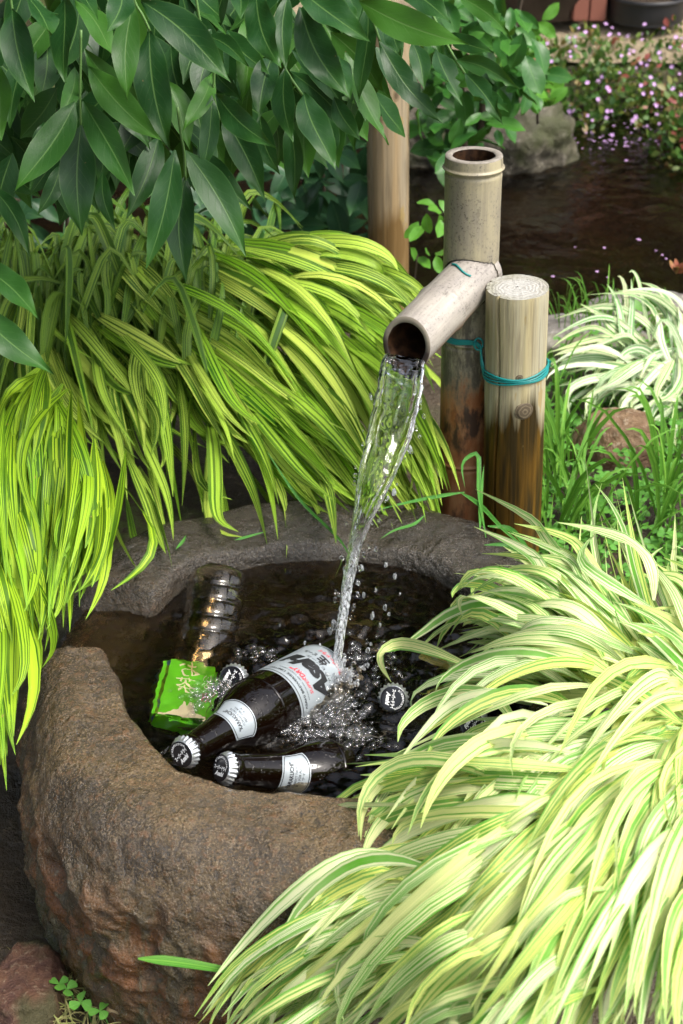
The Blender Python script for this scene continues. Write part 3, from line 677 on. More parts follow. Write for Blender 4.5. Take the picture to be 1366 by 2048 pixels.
for k, (px, py, r) in enumerate(drops):
    Y_ = np.interp(py, [720, 900, 1100, 1350], [1.60, 1.55, 1.47, 1.345]) + (.0 if r < 8 else -.01)
    p = at_y(px, py, Y_); rr = r * .62 * 1.72 / 3200
    V, F = blob(p, rr, random.uniform(1.4, 2.3), k, 11, 14); obj('water_drop', make_mesh('water_drop', V, F, AER, attrs={'air': np.full(len(V), .55)}, fix=True), strm)
for k in range(46):
    py = random.uniform(760, 1340); cx = np.interp(py, [728, 870, 1030, 1180, 1350], [806, 778, 727, 694, 670]); hwp = np.interp(py, [728, 870, 950, 1030, 1180, 1350], [44, 42, 34, 24, 16, 14])
    px = cx + random.choice([-1, 1, 1]) * hwp * random.uniform(.85, 1.5); Y_ = np.interp(py, [720, 900, 1100, 1350], [1.60, 1.55, 1.47, 1.345]); p = at_y(px, py, Y_)
    V, F = blob(p, random.uniform(.0009, .0024), 1.5, k + 50, 7, 9); obj('water_drop', make_mesh('water_drop', V, F, WATER, fix=True), strm)
# splash where it lands
mb = MB()
for k in range(60):
    a_ = random.uniform(0, 2 * math.pi); r_ = random.uniform(.004, .030); b0 = np.array([HIT[0] + math.cos(a_) * r_, HIT[1] + math.sin(a_) * r_, -.002])
    hgt = random.uniform(.006, .024) * math.exp(-r_ / .03); out = np.array([math.cos(a_), math.sin(a_), 0]) * hgt * random.uniform(.2, .7)
    q = catmull(np.array([b0, b0 + out * .5 + [0, 0, hgt * .7], b0 + out + [0, 0, hgt]]), 8)
    V, F = tube(q, np.linspace(.0034, .0008, 8) * (1 + .4 * np.sin(np.linspace(0, 9, 8) + k)), 7); mb.add(V, F)
sm_ = mb.mesh('splash', AER); at_ = sm_.attributes.new('air', 'FLOAT', 'POINT'); at_.data.foreach_set('value', np.full(len(sm_.vertices), .7)); so = obj('splash', sm_, strm); tag(so, kind='stuff')
# bubbles riding on the water round the splash
def ico(sub=2):
    b = bmesh.new(); bmesh.ops.create_icosphere(b, subdivisions=sub, radius=1); V = np.array([v.co[:] for v in b.verts]); F = [[v.index for v in f.verts] for f in b.faces]; b.free(); return V, F
IV, IF = ico(2); IF = np.array(IF)
mb = MB()
spots = [(640, 1435, 70, 34, 190), (570, 1462, 60, 18, 110), (690, 1420, 40, 50, 80), (720, 1480, 40, 26, 60), (445, 1378, 38, 24, 120), (405, 1395, 34, 26, 60), (660, 1365, 30, 24, 90), (520, 1310, 40, 14, 40), (760, 1330, 40, 40, 40), (700, 1300, 30, 20, 50), (330, 1500, 14, 20, 6), (650, 1470, 60, 10, 70)]
for (px, py, sx_, sy_, cnt) in spots:
    for k in range(cnt):
        x_, y_ = random.gauss(px, sx_ * .55), random.gauss(py, sy_ * .55)
        if py < 1400 and abs(px - 445) < 50: pass
        r_ = min(.0062, .0016 + random.expovariate(1 / .0017)); p = at_z(x_, y_, .001)
        mb.add(IV * r_ * np.array([1, 1, .8]) + p + np.array([0, 0, r_ * .25]), IF)
bm_ = MT('bubble_film'); lw = bm_.n('ShaderNodeLayerWeight', Blend=.35); tr = bm_.n('ShaderNodeBsdfTransparent'); gl = bm_.n('ShaderNodeBsdfGlossy', Roughness=.04)
mxs = bm_.n('ShaderNodeMixShader'); bm_.l(bm_.ramp(lw.outputs['Facing'], [(.0, .04), (.5, .10), (.82, .5), (1.0, .85)]), mxs.inputs[0]); bm_.l(tr.outputs[0], mxs.inputs[1]); bm_.l(gl.outputs[0], mxs.inputs[2]); bm_.l(mxs.outputs[0], bm_.out.inputs[0])
bo = obj('bubbles', mb.mesh('bubbles', bm_.m)); tag(bo, 'clear bubbles and foam floating round the splash in the basin', 'bubbles', kind='stuff')
# ================================================================== BOTTLES
m = MT('brown_glass', Roughness=.06, Base_Color=(.003, .0012, .0005)); m.set(m.b.inputs['Specular IOR Level'], .36)
co = m.co('Object'); dn_ = m.noise(co, 260, 2); m.normal(m.bump(m.ramp(dn_, [(.60, 0.0), (.66, 1.0)]), .35, .0008)); GLASS = m.m
LABELM = MT('silver_label', Roughness=.42, Base_Color=(.33, .37, .395)); LABELM.set(LABELM.b.inputs['Metallic'], .25); LABELM = LABELM.m
INK = simple('black_ink', (.012, .012, .014), .45); RED = simple('red_ink', (.62, .02, .04), .45)
CAPS = MT('cap_metal', Roughness=.28, Base_Color=(.62, .64, .65)); CAPS.set(CAPS.b.inputs['Metallic'], .85); CAPS = CAPS.m
CAPK = simple('cap_black', (.010, .010, .013), .22); CAPW = simple('cap_white_print', (.78, .78, .78), .4)
def text_geo(s, bold=0.0, shear=0.0, spacing=1.0):
    cu = bpy.data.curves.new('t', 'FONT'); cu.body = s; cu.align_x = 'CENTER'; cu.align_y = 'CENTER'; cu.size = 1; cu.offset = bold; cu.shear = shear; cu.space_character = spacing; cu.resolution_u = 3
    o = bpy.data.objects.new('t', cu); C.objects.link(o); bpy.context.view_layer.update()
    me = bpy.data.meshes.new_from_object(o.evaluated_get(bpy.context.evaluated_depsgraph_get()))
    bpy.data.objects.remove(o); bpy.data.curves.remove(cu)
    return me
def text_flat(s, w_, h_, cuts=14, **kw):
    """text as triangles normalised to a w x h box centred at 0; returns V(2d),F"""
    me = text_geo(s, **kw); bm = bmesh.new(); bm.from_mesh(me); bpy.data.meshes.remove(me)
    if not bm.verts: bm.free(); return np.zeros((0, 2)), []
    xs = [v.co.x for v in bm.verts]; ys = [v.co.y for v in bm.verts]; x0, x1, y0, y1 = min(xs), max(xs), min(ys), max(ys)
    for v in bm.verts:
        v.co.x = ((v.co.x - x0) / (x1 - x0 + 1e-9) - .5) * w_; v.co.y = ((v.co.y - y0) / (y1 - y0 + 1e-9) - .5) * h_; v.co.z = 0
    for k in range(1, cuts):
        bmesh.ops.bisect_plane(bm, geom=bm.verts[:] + bm.edges[:] + bm.faces[:], plane_co=((k / cuts - .5) * w_, 0, 0), plane_no=(1, 0, 0))
    bm.verts.index_update()
    V = np.array([v.co[:2] for v in bm.verts]); F = [[v.index for v in f.verts] for f in bm.faces]; bm.free()
    return V, F
def rect2(x0, x1, y0, y1, n=10):
    xs = np.linspace(x0, x1, n + 1); V = np.array([(x, y) for x in xs for y in (y0, y1)]); F = [[2 * k, 2 * k + 2, 2 * k + 3, 2 * k + 1] for k in range(n)]; return V, F
BP = [(0.0, .004), (.020, .002), (.034, .0), (.0372, .004), (.0375, .012), (.0375, .150), (.0370, .163), (.0345, .178), (.0300, .192), (.0245, .206), (.0205, .219), (.0180, .234), (.0162, .250), (.0148, .264), (.0142, .270), (.0152, .272), (.0155, .277), (.0142, .279), (.0134, .281), (.0134, .286), (.010, .287)]
BPc = catmull(np.array(BP), 120); BPc[:, 0] = np.maximum(BPc[:, 0], .0003)
def rad_at(z): return np.interp(z, BPc[20:, 1], BPc[20:, 0])
def wrap(V2, z0, lift, r_fn=rad_at):
    """(circumferential metres, axial metres) -> on the bottle, centred on +X"""
    z = z0 + V2[:, 1]; r = r_fn(z) + lift; a = V2[:, 0] / r_fn(np.full(len(V2), z0))
    return np.stack([r * np.cos(a), r * np.sin(a), z], -1)
def arc_poly(pts, z0, lift, th_=.0006):
    V, F = [], []
    for a, b in zip(pts[:-1], pts[1:]):
        a, b = np.array(a), np.array(b); d_ = nrm(b - a); nn_ = np.array([-d_[1], d_[0]]) * th_; k0 = len(V)
        nst = 10
        for t in np.linspace(0, 1, nst): V += [a + (b - a) * t + nn_, a + (b - a) * t - nn_]
        F += [[k0 + 2 * k, k0 + 2 * k + 2, k0 + 2 * k + 3, k0 + 2 * k + 1] for k in range(nst - 1)]
    return wrap(np.array(V), z0, lift), F
_parts = {}
def bottle_meshes():
    V, F = lathe(BPc, 56); _parts['glass_body'] = make_mesh('glass_body', V, F, GLASS)
    # main label : curved shield, arched edges
    def label_patch(hw, hh, arch, z0, lift, corner=.0):
        nx, ny = 28, 8; V2 = []
        for i in range(nx + 1):
            x = (i / nx - .5) * 2
            top = hh - arch * abs(x) ** 3; bot = -hh + arch * abs(x) ** 3
            for j in range(ny + 1): V2.append((x * hw, bot + (top - bot) * j / ny))
        return wrap(np.array(V2), z0, lift), grid_faces(nx + 1, ny + 1)[:, ::-1].tolist()
    V, F = label_patch(.052, .047, .006, .092, .0004); _parts['label_paper'] = make_mesh('label_paper', V, F, LABELM)
    V, F = label_patch(.024, .0145, .004, .214, .0004); _parts['neck_label'] = make_mesh('neck_label', V, F, LABELM)
    mb = MB(); mr = MB()
    def put(s, cx, cy, w_, h_, z0=.092, red=False, **kw):
        V2, F2 = text_flat(s, w_, h_, **kw)
        if len(V2): (mr if red else mb).add(wrap(V2 + np.array([cx, cy]), z0, .0008), F2)
    put('Asahi', .000, .004, .074, .026, bold=.045, shear=.35, spacing=.9)
    put('SUPER', -.012, .0225, .018, .0045, red=True, shear=.2); put('"DRY"', .006, .0225, .020, .0070, red=True, bold=.02, shear=.2)
    put('ASAHI BREWERIES, LIMITED', .0, .036, .066, .0042, cuts=24, bold=.01)
    put('ESTABLISHED 1889 TOKYO JAPAN', .0, .0295, .050, .0020, cuts=20)
    put('生', .004, -.021, .013, .014, bold=.05); put('ビール', .021, -.022, .015, .006, bold=.02); put('アサヒビール', .0, -.0125, .040, .0040, bold=.01)
    put('スーパードライ', .0, -.034, .036, .0060, red=True, bold=.02, cuts=20)
    for k in range(5): put('RESIDUAL FULL BODIED FLAVOR REFRESHING', -.026, -.017 - k * .0026, .022, .0015, cuts=8)
    hw, hh = .0495, .0440
    pts = [(x * hw, hh - .006 * abs(x) ** 3) for x in np.linspace(-1, 1, 17)]
    V, F = arc_poly(pts, .092, .0008, .00045); mb.add(V, F)
    V, F = arc_poly([(-x, -y) for x, y in pts], .092, .0008, .00045); mb.add(V, F)
    for sg in (-1, 1):
        V, F = arc_poly([(sg * hw, -hh + .006), (sg * hw, hh - .006)], .092, .0008, .00045); mb.add(V, F)
    _parts['label_print'] = mb.mesh('label_print', INK, False); _parts['label_red_print'] = mr.mesh('label_red_print', RED, False)
    mb = MB()
    V2, F2 = text_flat('"KARAKUCHI"', .030, .0045, cuts=18, bold=.02); mb.add(wrap(V2 + np.array([0, .0045]), .214, .0008), F2)
    for k, (tx, ww) in enumerate((('CORRECT TASTE', .022), ('BEER FOR ALL', .018), ('ドライ', .010))):
        V2, F2 = text_flat(tx, ww, .0022, cuts=10); mb.add(wrap(V2 + np.array([0, -.0005 - k * .0035]), .214, .0008), F2)
    hw, hh = .0225, .0130
    pts = [(x * hw, hh - .004 * abs(x) ** 3) for x in np.linspace(-1, 1, 13)]
    V, F = arc_poly(pts, .214, .0008, .0004); mb.add(V, F); V, F = arc_poly([(-x, -y) for x, y in pts], .214, .0008, .0004); mb.add(V, F)
    for sg in (-1, 1):
        V, F = arc_poly([(sg * hw, -hh + .004), (sg * hw, hh - .004)], .214, .0008, .0004); mb.add(V, F)
    _parts['neck_print'] = mb.mesh('neck_print', INK, False)
    # crown cap with 21 flutes
    na = 126; a = np.linspace(0, 2 * math.pi, na, endpoint=False); fl = np.cos(a * 21)
    rings = [(.0158, .2795, .0009), (.0157, .2815, .0008), (.0148, .2840, .0005), (.0140, .2862, .0002), (.0134, .2874, 0), (.0128, .2879, 0)]
    V = np.concatenate([np.stack([(r + f_ * fl) * np.cos(a), (r + f_ * fl) * np.sin(a), np.full(na, z)], -1) for r, z, f_ in rings])
    _parts['crown_cap'] = make_mesh('crown_cap', V, grid_faces(len(rings), na, wrap_m=True).tolist() + [[(len(rings) - 1) * na + k for k in range(na)]], CAPS)
    V, F = lathe([(.0131, .28805), (.0120, .2883), (.0100, .28835), (.0003, .28835)], 48); _parts['cap_face'] = make_mesh('cap_face', V, F, CAPK)
    mb = MB()
    def capt(s, cx, cy, w_, h_, **kw):
        V2, F2 = text_flat(s, w_, h_, cuts=1, **kw); V2 = V2 + np.array([cx, cy]); mb.add(np.c_[V2, np.full(len(V2), .28865)], F2)
    capt('Asahi', 0, -.0052, .0140, .0046, bold=.05, shear=.3); capt('スーパードライ', 0, .0002, .0200, .0042, bold=.045)
    for k, ch in enumerate('お酒は20歳になってから'):
        V2, F2 = text_flat(ch, .0019, .0021, cuts=1, bold=.04); an = R(150 - k * 12); ca, sa = math.cos(an - R(90)), math.sin(an - R(90))
        if len(V2): V2 = V2 @ np.array([[ca, sa], [-sa, ca]]) + np.array([math.cos(an), math.sin(an)]) * .0104; mb.add(np.c_[V2, np.full(len(V2), .28865)], F2)
    _parts['cap_print'] = mb.mesh('cap_print', CAPW, False)
bottle_meshes()
def beer_bottle(cap_pt, body_dir, face, cap_roll, label, group='beer bottles cooling in the basin', label_turn=0.0):
    """cap_pt: centre of the cap's top; body_dir: from cap towards the base"""
    ax = -nrm(body_dir); base = np.asarray(cap_pt) - ax * .2883
    t = thing('beer_bottle', Vector(base), label, 'bottle', group); t.rotation_euler = facing(base, ax, face).to_euler()
    for nm in ('glass_body',): gb = obj(nm, _parts[nm], t, True)
    lp = obj('label_paper', _parts['label_paper'], t, True); lp.rotation_euler = (0, 0, label_turn); obj('label_print', _parts['label_print'], lp, True); obj('label_red_print', _parts['label_red_print'], lp, True)
    nl_ = obj('neck_label', _parts['neck_label'], t, True); obj('neck_print', _parts['neck_print'], nl_, True)
    cc = obj('crown_cap', _parts['crown_cap'], t, True); cc.rotation_euler = (0, 0, cap_roll)
    obj('cap_face', _parts['cap_face'], cc, True); obj('cap_print', _parts['cap_print'], cc, True)
    return t
c1 = at_z(362, 1509, .040); l1 = at_z(638, 1357, -.021)
bd1 = l1 - c1; print('bottle1 cap-label length', np.linalg.norm(bd1), 'want .196')
beer_bottle(c1, bd1, (.10, -.55, .8), R(0), 'dark beer bottle with silver main label out of the water under the stream')
c2 = at_z(441, 1536, .034); n2 = at_z(575, 1546, -.004); print('bottle2', np.linalg.norm(n2 - c2), 'want .075')
beer_bottle(c2, n2 - c2, (-.1, -.8, .55), R(0), 'dark beer bottle half sunk along the front rim, neck label just above water', label_turn=R(170))
c3 = at_z(463, 1357, .004)
beer_bottle(c3, (.22, .66, -.52), (0, .5, -.9), R(0), 'sunken beer bottle beside the green carton, only its cap showing')
c4 = at_z(786, 1398, .012)
beer_bottle(c4, (.06, .74, -.50), (0, .5, -.9), R(0), 'sunken beer bottle right of the stream, cap facing the viewer')
c5 = at_z(946, 1452, .010)
beer_bottle(c5, (.35, .70, -.50), (0, .5, -.9), R(0), 'sunken beer bottle half hidden by the cream striped grass blades')

# ---------------- clear plastic bottle, base up
m = MT('clear_plastic', Base_Color=(.86, .80, .68), Roughness=.02, IOR=1.40); m.set(m.b.inputs['Transmission Weight'], 1.0); PET = m.m
pp = [(.0005, .006), (.012, .004), (.022, .0), (.029, .003), (.0325, .012), (.0330, .022), (.0318, .027), (.0330, .032), (.0330, .042), (.0316, .047), (.0330, .052), (.0330, .062), (.0316, .067), (.0330, .072), (.0330, .082), (.0316, .087), (.0330, .092), (.0325, .125), (.030, .145), (.022, .170), (.0135, .188), (.0130, .196), (.0155, .197), (.0150, .210), (.0005, .211)]
pb = at_z(440, 1150, .018); pe = at_z(404, 1330, -.030)
pt_ = thing('plastic_bottle', Vector(pb), 'clear ribbed plastic bottle floating base-up by the back rim', 'bottle')
ax = nrm(pe - pb); pt_.rotation_euler = facing(pb, ax, (0, 0, 1)).to_euler()
cpp = catmull(np.array(pp), 160); cpp[:, 0] = np.maximum(cpp[:, 0], .0004)
V, F = lathe(cpp, 56); A_ = np.arctan2(V[:, 1], V[:, 0]); V[:, 2] += .004 * np.cos(A_ * 2) * (np.hypot(V[:, 0], V[:, 1]) > .028)
obj('bottle_wall', make_mesh('bottle_wall', V, F, PET, fix=True), pt_, True)
ci = cpp.copy(); ci[:, 0] = np.maximum(ci[:, 0] - .0007, .0003); ci[:, 1] = np.clip(ci[:, 1], .0012 + .0 * ci[:, 1], .2095)
ci[:, 1] = np.where(np.arange(len(ci)) < 30, ci[:, 1] + .0008, ci[:, 1]); Vi_, Fi_ = lathe(ci, 56); A_ = np.arctan2(Vi_[:, 1], Vi_[:, 0]); Vi_[:, 2] += .004 * np.cos(A_ * 2) * (np.hypot(Vi_[:, 0], Vi_[:, 1]) > .028)
im = make_mesh('inner_wall', Vi_, F, PET, fix=True); im.flip_normals(); obj('inner_wall', im, pt_, True)
V, F = lathe([(.0162, .1985), (.0165, .2), (.0165, .212), (.015, .2135), (.0004, .2135)], 40); obj('screw_cap', make_mesh('screw_cap', V, F, simple('white_cap', (.6, .6, .58), .4)), pt_, True)

# ---------------- green drink carton under water
m = MT('carton_green', Roughness=.35); m.base((.11, .66, .015)); CG = m.m
m = MT('carton_side', Roughness=.35); co = m.co('Object'); nz = m.noise(co, 130, 4, .7); n2_ = m.noise(co, 45, 3)
m.base(m.mix(m.ramp(n2_, [(.54, 0.0), (.60, .9)]), m.mix(m.ramp(nz, [(.4, 0.0), (.6, 1.0)]), (.03, .13, .015), (.30, .48, .05)), (.05, .16, .55))); CS = m.m
CW = simple('carton_white', (.80, .90, .95), .35); CR = simple('carton_red', (.65, .05, .03), .4)
k_a = at_z(388, 1338, -.015); k_b = at_z(366, 1440, -.021)
ca_ = (k_a + k_b) / 2; ax = nrm(k_a - k_b)
ct = thing('drink_carton', Vector(ca_), 'bright green drink carton with white brush lettering lying under the water', 'carton')
ct.rotation_euler = facing(ca_, ax, (.25, 0, .95)).to_euler()      # local z = long axis, x = up, y = left
LX, LY, LZ = .040, .064, .094
bm = bmesh.new(); bmesh.ops.create_cube(bm, size=1)
for v in bm.verts: v.co = Vector((v.co.x * LX - LX / 2, v.co.y * LY, v.co.z * LZ))
bmesh.ops.bevel(bm, geom=bm.edges[:], offset=.006, segments=3, affect='EDGES'); me = bpy.data.meshes.new('box'); bm.to_mesh(me); bm.free()
me.materials.append(CG); me.materials.append(CS)
for p in me.polygons: p.material_index = 1 if abs(p.normal.y) > .7 else 0
bx_ = obj('box', me, ct, True)
def cart_print(name, parts, mat, lift):
    mb = MB()
    for (s, cy, cz, w_, h_, b) in parts:
        V2, F2 = text_flat(s, w_, h_, cuts=1, bold=b, shear=.15); mb.add(np.stack([np.full(len(V2), lift), -(V2[:, 0] + cy), V2[:, 1] + cz], -1), F2)
    return obj(name, mb.mesh(name, mat, False), bx_, True)
cart_print('white_lettering', [('お', .004, .030, .022, .022, .0), ('茶', .004, .004, .022, .024, .0), ('い', -.018, .020, .010, .010, .0), ('お', -.018, .008, .010, .010, .0)], CW, .0006)
cart_print('red_seal', [('印', -.020, -.012, .009, .011, .03)], CR, .0006)
# white splash and cream band near the end of the pack
V2 = []; npt = 24
for k in range(npt + 1):
    t_ = k / npt; V2 += [(.0006, (t_ - .5) * .052, -.046), (.0006, (t_ - .5) * .052, -.046 + .020 * math.exp(-((t_ - .55) / .22) ** 2) * (1 + .3 * math.sin(t_ * 31)) + .004)]
obj('white_panel', make_mesh('white_panel', V2, [[2 * k, 2 * k + 1, 2 * k + 3, 2 * k + 2] for k in range(npt)], CW, smooth=False), bx_, True)
# ================================================================== STRIPED GRASS CLUMPS
GOLD = blade_mat('golden_blade', (.64, .76, .13), (.32, .62, .030), (.018, .115, .006), .47, (.30, .50, .06))
LIME = blade_mat('lime_blade', (.42, .60, .030), (.25, .48, .020), (.018, .095, .005), .48, (.24, .46, .05))
CREAM = blade_mat('cream_blade', (.88, .88, .58), (.82, .83, .22), (.13, .42, .030), .45, (.46, .66, .16), trans=.28, rough=.42)
WHITE = blade_mat('white_blade', (.84, .86, .68), (.80, .80, .42), (.11, .32, .06), .47, (.45, .62, .2), trans=.25, rough=.42)
STEM = simple('reddish_stem', (.25, .08, .05), .5)

def clump(name, label, guides, place, n_parts, n_stuff, W, mat, group, jit=(.02, .02, .015), stuff_drop=.045, wj=.35, hi=None, base_loc=None, nbias=None, stuff_jit=1.6, lenj=(-.15, .15), rare=(), up=()):
    """guides: ordered list of pixel polylines; place(px,py,i,n) turns a guide vertex into a point in the place"""
    G = []
    for gd in guides:
        pts = np.array([place(px, py, i, len(gd)) for i, (px, py) in enumerate(gd)]); G.append(catmull(pts, 6))
    G = np.array(G); ng = len(G); pool = [k for k in range(ng) if k not in rare]
    t = thing(name, Vector(base_loc if base_loc is not None else G[:, 0].mean(0)), label, 'ornamental grass', group)
    def one(jscale, drop, exact=None):
        if exact is not None: P = G[exact].copy(); jscale *= .25
        else:
            i = random.choice(pool if jscale <= 1 or random.random() < .7 else range(ng)); j = int(np.clip(i + random.choice([-1, 1]), 0, ng - 1)); j = i if j in rare else j; f = random.uniform(0, .5)
            if np.linalg.norm(G[i] - G[j], axis=1).max() > .22: f *= .25
            P = G[i] * (1 - f) + G[j] * f
        d = P - P[0]; P = P[0] + d * (1 + random.uniform(*lenj) * (.3 if exact is not None else 1))
        P = P + np.array([random.gauss(0, jit[0]), random.gauss(0, jit[1]), random.gauss(0, jit[2])]) * jscale
        P[:, 2] -= drop
        k = np.linspace(0, 1, 6)[:, None]; sw = np.array([random.gauss(0, .013), random.gauss(0, .011), random.gauss(0, .007)]) * jscale
        return P + sw * np.sin(k * math.pi * .9)
    for i in range(n_parts):
        P = one(1.0, 0.0 if i < ng else random.uniform(-.004, .02), i if i < ng else None)
        nb = nrm((nbias if nbias is not None else TOCAM_H) + np.array([random.gauss(0, .30), random.gauss(0, .22), random.gauss(0, .22)]))
        V, F, uv = blade_geo(P, W * (.55 if i in up else 1) * random.uniform(1 - wj, 1 + wj * .8), 14, 4, random.gauss(0, .5), nb, random.uniform(.08, .26))
        r_ = random.random()
        o = obj('blade', make_mesh('blade', V, F, mat, uv, {'rnd': np.full(len(V), r_)}), t)
    mb = MB()
    for i in range(n_stuff):
        P = one(stuff_jit, random.uniform(.01, stuff_drop))
        nb = nrm((nbias if nbias is not None else TOCAM_H) + np.array([random.gauss(0, .5), random.gauss(0, .4), random.gauss(0, .4)]))
        V, F, uv = blade_geo(P, W * random.uniform(.55, 1.0), 9, 2, random.gauss(0, 1.0), nb, .25)
        mb.add(V, F, uv, random.random())
    if n_stuff: tag(obj('inner_blades', mb.mesh('inner_blades', mat), t), kind='stuff')
    return t

# --- golden clump behind the basin: cascades to the right and down over the back rim
def placeA(px, py, i, n):
    Y = np.interp(py, [420, 640, 800, 950, 1040, 1110], [2.06, 1.94, 1.80, 1.665, 1.575, 1.485])
    return at_y(px, py, Y + (.05 if i == 0 else 0))
GA = [[(60, 560), (30, 640), (10, 720), (0, 800)], [(87, 674), (128, 787), (180, 850), (220, 889)], [(100, 560), (130, 640), (160, 760), (185, 880)], [(159, 633), (246, 695), (328, 736), (389, 746)],
      [(195, 679), (246, 787), (275, 860), (292, 930)], [(180, 690), (220, 800), (250, 900), (262, 1010)], [(251, 890), (290, 980), (312, 1050), (335, 1100)], [(240, 800), (285, 920), (318, 1010), (338, 1096)], [(277, 669), (272, 746), (280, 820), (287, 905)], [(297, 695), (323, 787), (345, 900), (353, 1010)],
      [(338, 726), (353, 828), (356, 930), (352, 1038)], [(241, 510), (290, 555), (330, 600), (379, 654)], [(330, 640), (372, 700), (420, 800), (470, 900)], [(348, 659), (410, 766), (461, 848), (512, 889)],
      [(405, 815), (430, 900), (436, 1000), (441, 1050), (478, 1076)], [(430, 810), (487, 910), (530, 1000), (553, 1105)], [(440, 700), (480, 820), (530, 920), (560, 1010)], [(451, 766), (502, 859), (543, 961), (562, 1080)],
      [(328, 582), (410, 613), (530, 690), (650, 848)], [(318, 650), (436, 715), (560, 810), (690, 890)], [(358, 659), (470, 740), (590, 840), (700, 925)], [(460, 740), (540, 830), (610, 920), (665, 985)], [(512, 807), (590, 900), (650, 965), (712, 1012)],
      [(600, 900), (640, 960), (655, 1020), (662, 1090)], [(400, 520), (512, 567), (610, 630), (690, 720)], [(430, 500), (560, 545), (660, 640), (740, 760)], [(520, 600), (620, 690), (700, 800), (760, 920)], [(560, 720), (650, 800), (730, 900), (810, 1045)], [(620, 780), (690, 880), (750, 960), (820, 1048)],
      [(470, 480), (590, 500), (700, 545), (790, 620)], [(560, 480), (660, 475), (730, 500), (775, 540)], [(580, 520), (666, 515), (770, 540), (850, 580)], [(540, 540), (650, 560), (750, 610), (830, 690)], [(560, 580), (660, 610), (760, 680), (840, 770)],
      [(600, 620), (700, 690), (790, 780), (870, 880)], [(640, 680), (740, 770), (820, 870), (885, 980)], [(700, 700), (790, 800), (850, 900), (885, 1010)], [(720, 660), (790, 760), (840, 850), (875, 950)], [(740, 780), (800, 870), (845, 950), (880, 1025)], [(690, 520), (760, 530), (830, 570), (890, 640)]]
clump('golden_grass', 'golden green striped grass clump arching over the back rim of the basin', GA, placeA, 215, 220, .0155, GOLD, 'striped ornamental grass clumps', jit=(.016, .012, .012), stuff_drop=.06, lenj=(-.22, .02), rare=(5, 6, 7, 9, 10, 14, 15, 16, 17, 23), wj=.25, nbias=np.array([-.15, -.75, .62]))
# --- blades behind, under the tree; its shade is put into a darker blade colour
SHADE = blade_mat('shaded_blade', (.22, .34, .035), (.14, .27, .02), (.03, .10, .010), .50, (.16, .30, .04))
def placeS(px, py, i, n):
    Y = np.interp(py, [380, 560, 760], [2.12, 2.02, 1.86]); return at_y(px, py, Y + (.04 if i == 0 else 0))
GS = []
for k in range(34):
    x0 = -60 + k * 16; a_ = random.uniform(-90, 130); y0 = random.uniform(640, 760); hgt = random.uniform(150, 290)
    GS.append([(x0, y0), (x0 + a_ * .25, y0 - hgt * .6), (x0 + a_ * .7, y0 - hgt * .95), (x0 + a_ * 1.5, y0 - hgt * random.uniform(.5, .95))])
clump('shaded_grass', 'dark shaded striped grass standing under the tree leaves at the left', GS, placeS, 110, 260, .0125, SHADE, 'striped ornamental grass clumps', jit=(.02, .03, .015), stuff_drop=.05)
# --- lime clump hanging down the left edge
def placeB(px, py, i, n):
    Y = np.interp(py, [700, 800, 1000, 1280, 1500, 1800], [1.66, 1.60, 1.50, 1.33, 1.20, 1.06])
    return at_y(px, py, Y + (.04 if i == 0 else 0) - (.03 if px < 30 else 0))
GB = [[(82, 751), (40, 800), (14, 880), (2, 980)], [(90, 755), (62, 840), (50, 940), (60, 1060)], [(72, 787), (92, 884), (98, 1012), (84, 1150)], [(60, 800), (30, 900), (45, 1010), (52, 1130)], [(120, 790), (120, 900), (130, 1030), (112, 1180)], [(130, 820), (108, 910), (90, 1040), (82, 1180)],
      [(150, 850), (140, 950), (120, 1080), (100, 1240)], [(168, 930), (130, 1040), (104, 1150), (92, 1270)], [(170, 900), (172, 1000), (160, 1100), (128, 1230)], [(205, 940), (212, 1050), (196, 1140), (160, 1200)], [(190, 900), (208, 1000), (206, 1090), (176, 1190)],
      [(0, 1000), (30, 1090), (62, 1180), (90, 1280)], [(-20, 960), (10, 1080), (40, 1200), (62, 1290)], [(40, 1040), (60, 1120), (76, 1200), (66, 1300)], [(-30, 1050), (0, 1160), (30, 1270), (58, 1330)], [(-40, 1100), (-10, 1220), (12, 1350), (20, 1470)], [(0, 1130), (16, 1260), (14, 1400), (-4, 1520)], [(-50, 1180), (-20, 1300), (2, 1430), (10, 1530)],
      [(-10, 800), (-20, 930), (-10, 1050), (4, 1180)], [(20, 850), (4, 960), (10, 1080), (26, 1200)]]
clump('lime_grass', 'lime green striped grass clump hanging down beside the basin at the left edge', GB, placeB, 130, 90, .0150, LIME, 'striped ornamental grass clumps', jit=(.009, .012, .010), stuff_drop=.05, lenj=(-.32, -.05), wj=.25, nbias=np.array([.1, -.8, .55]), stuff_jit=1.3)
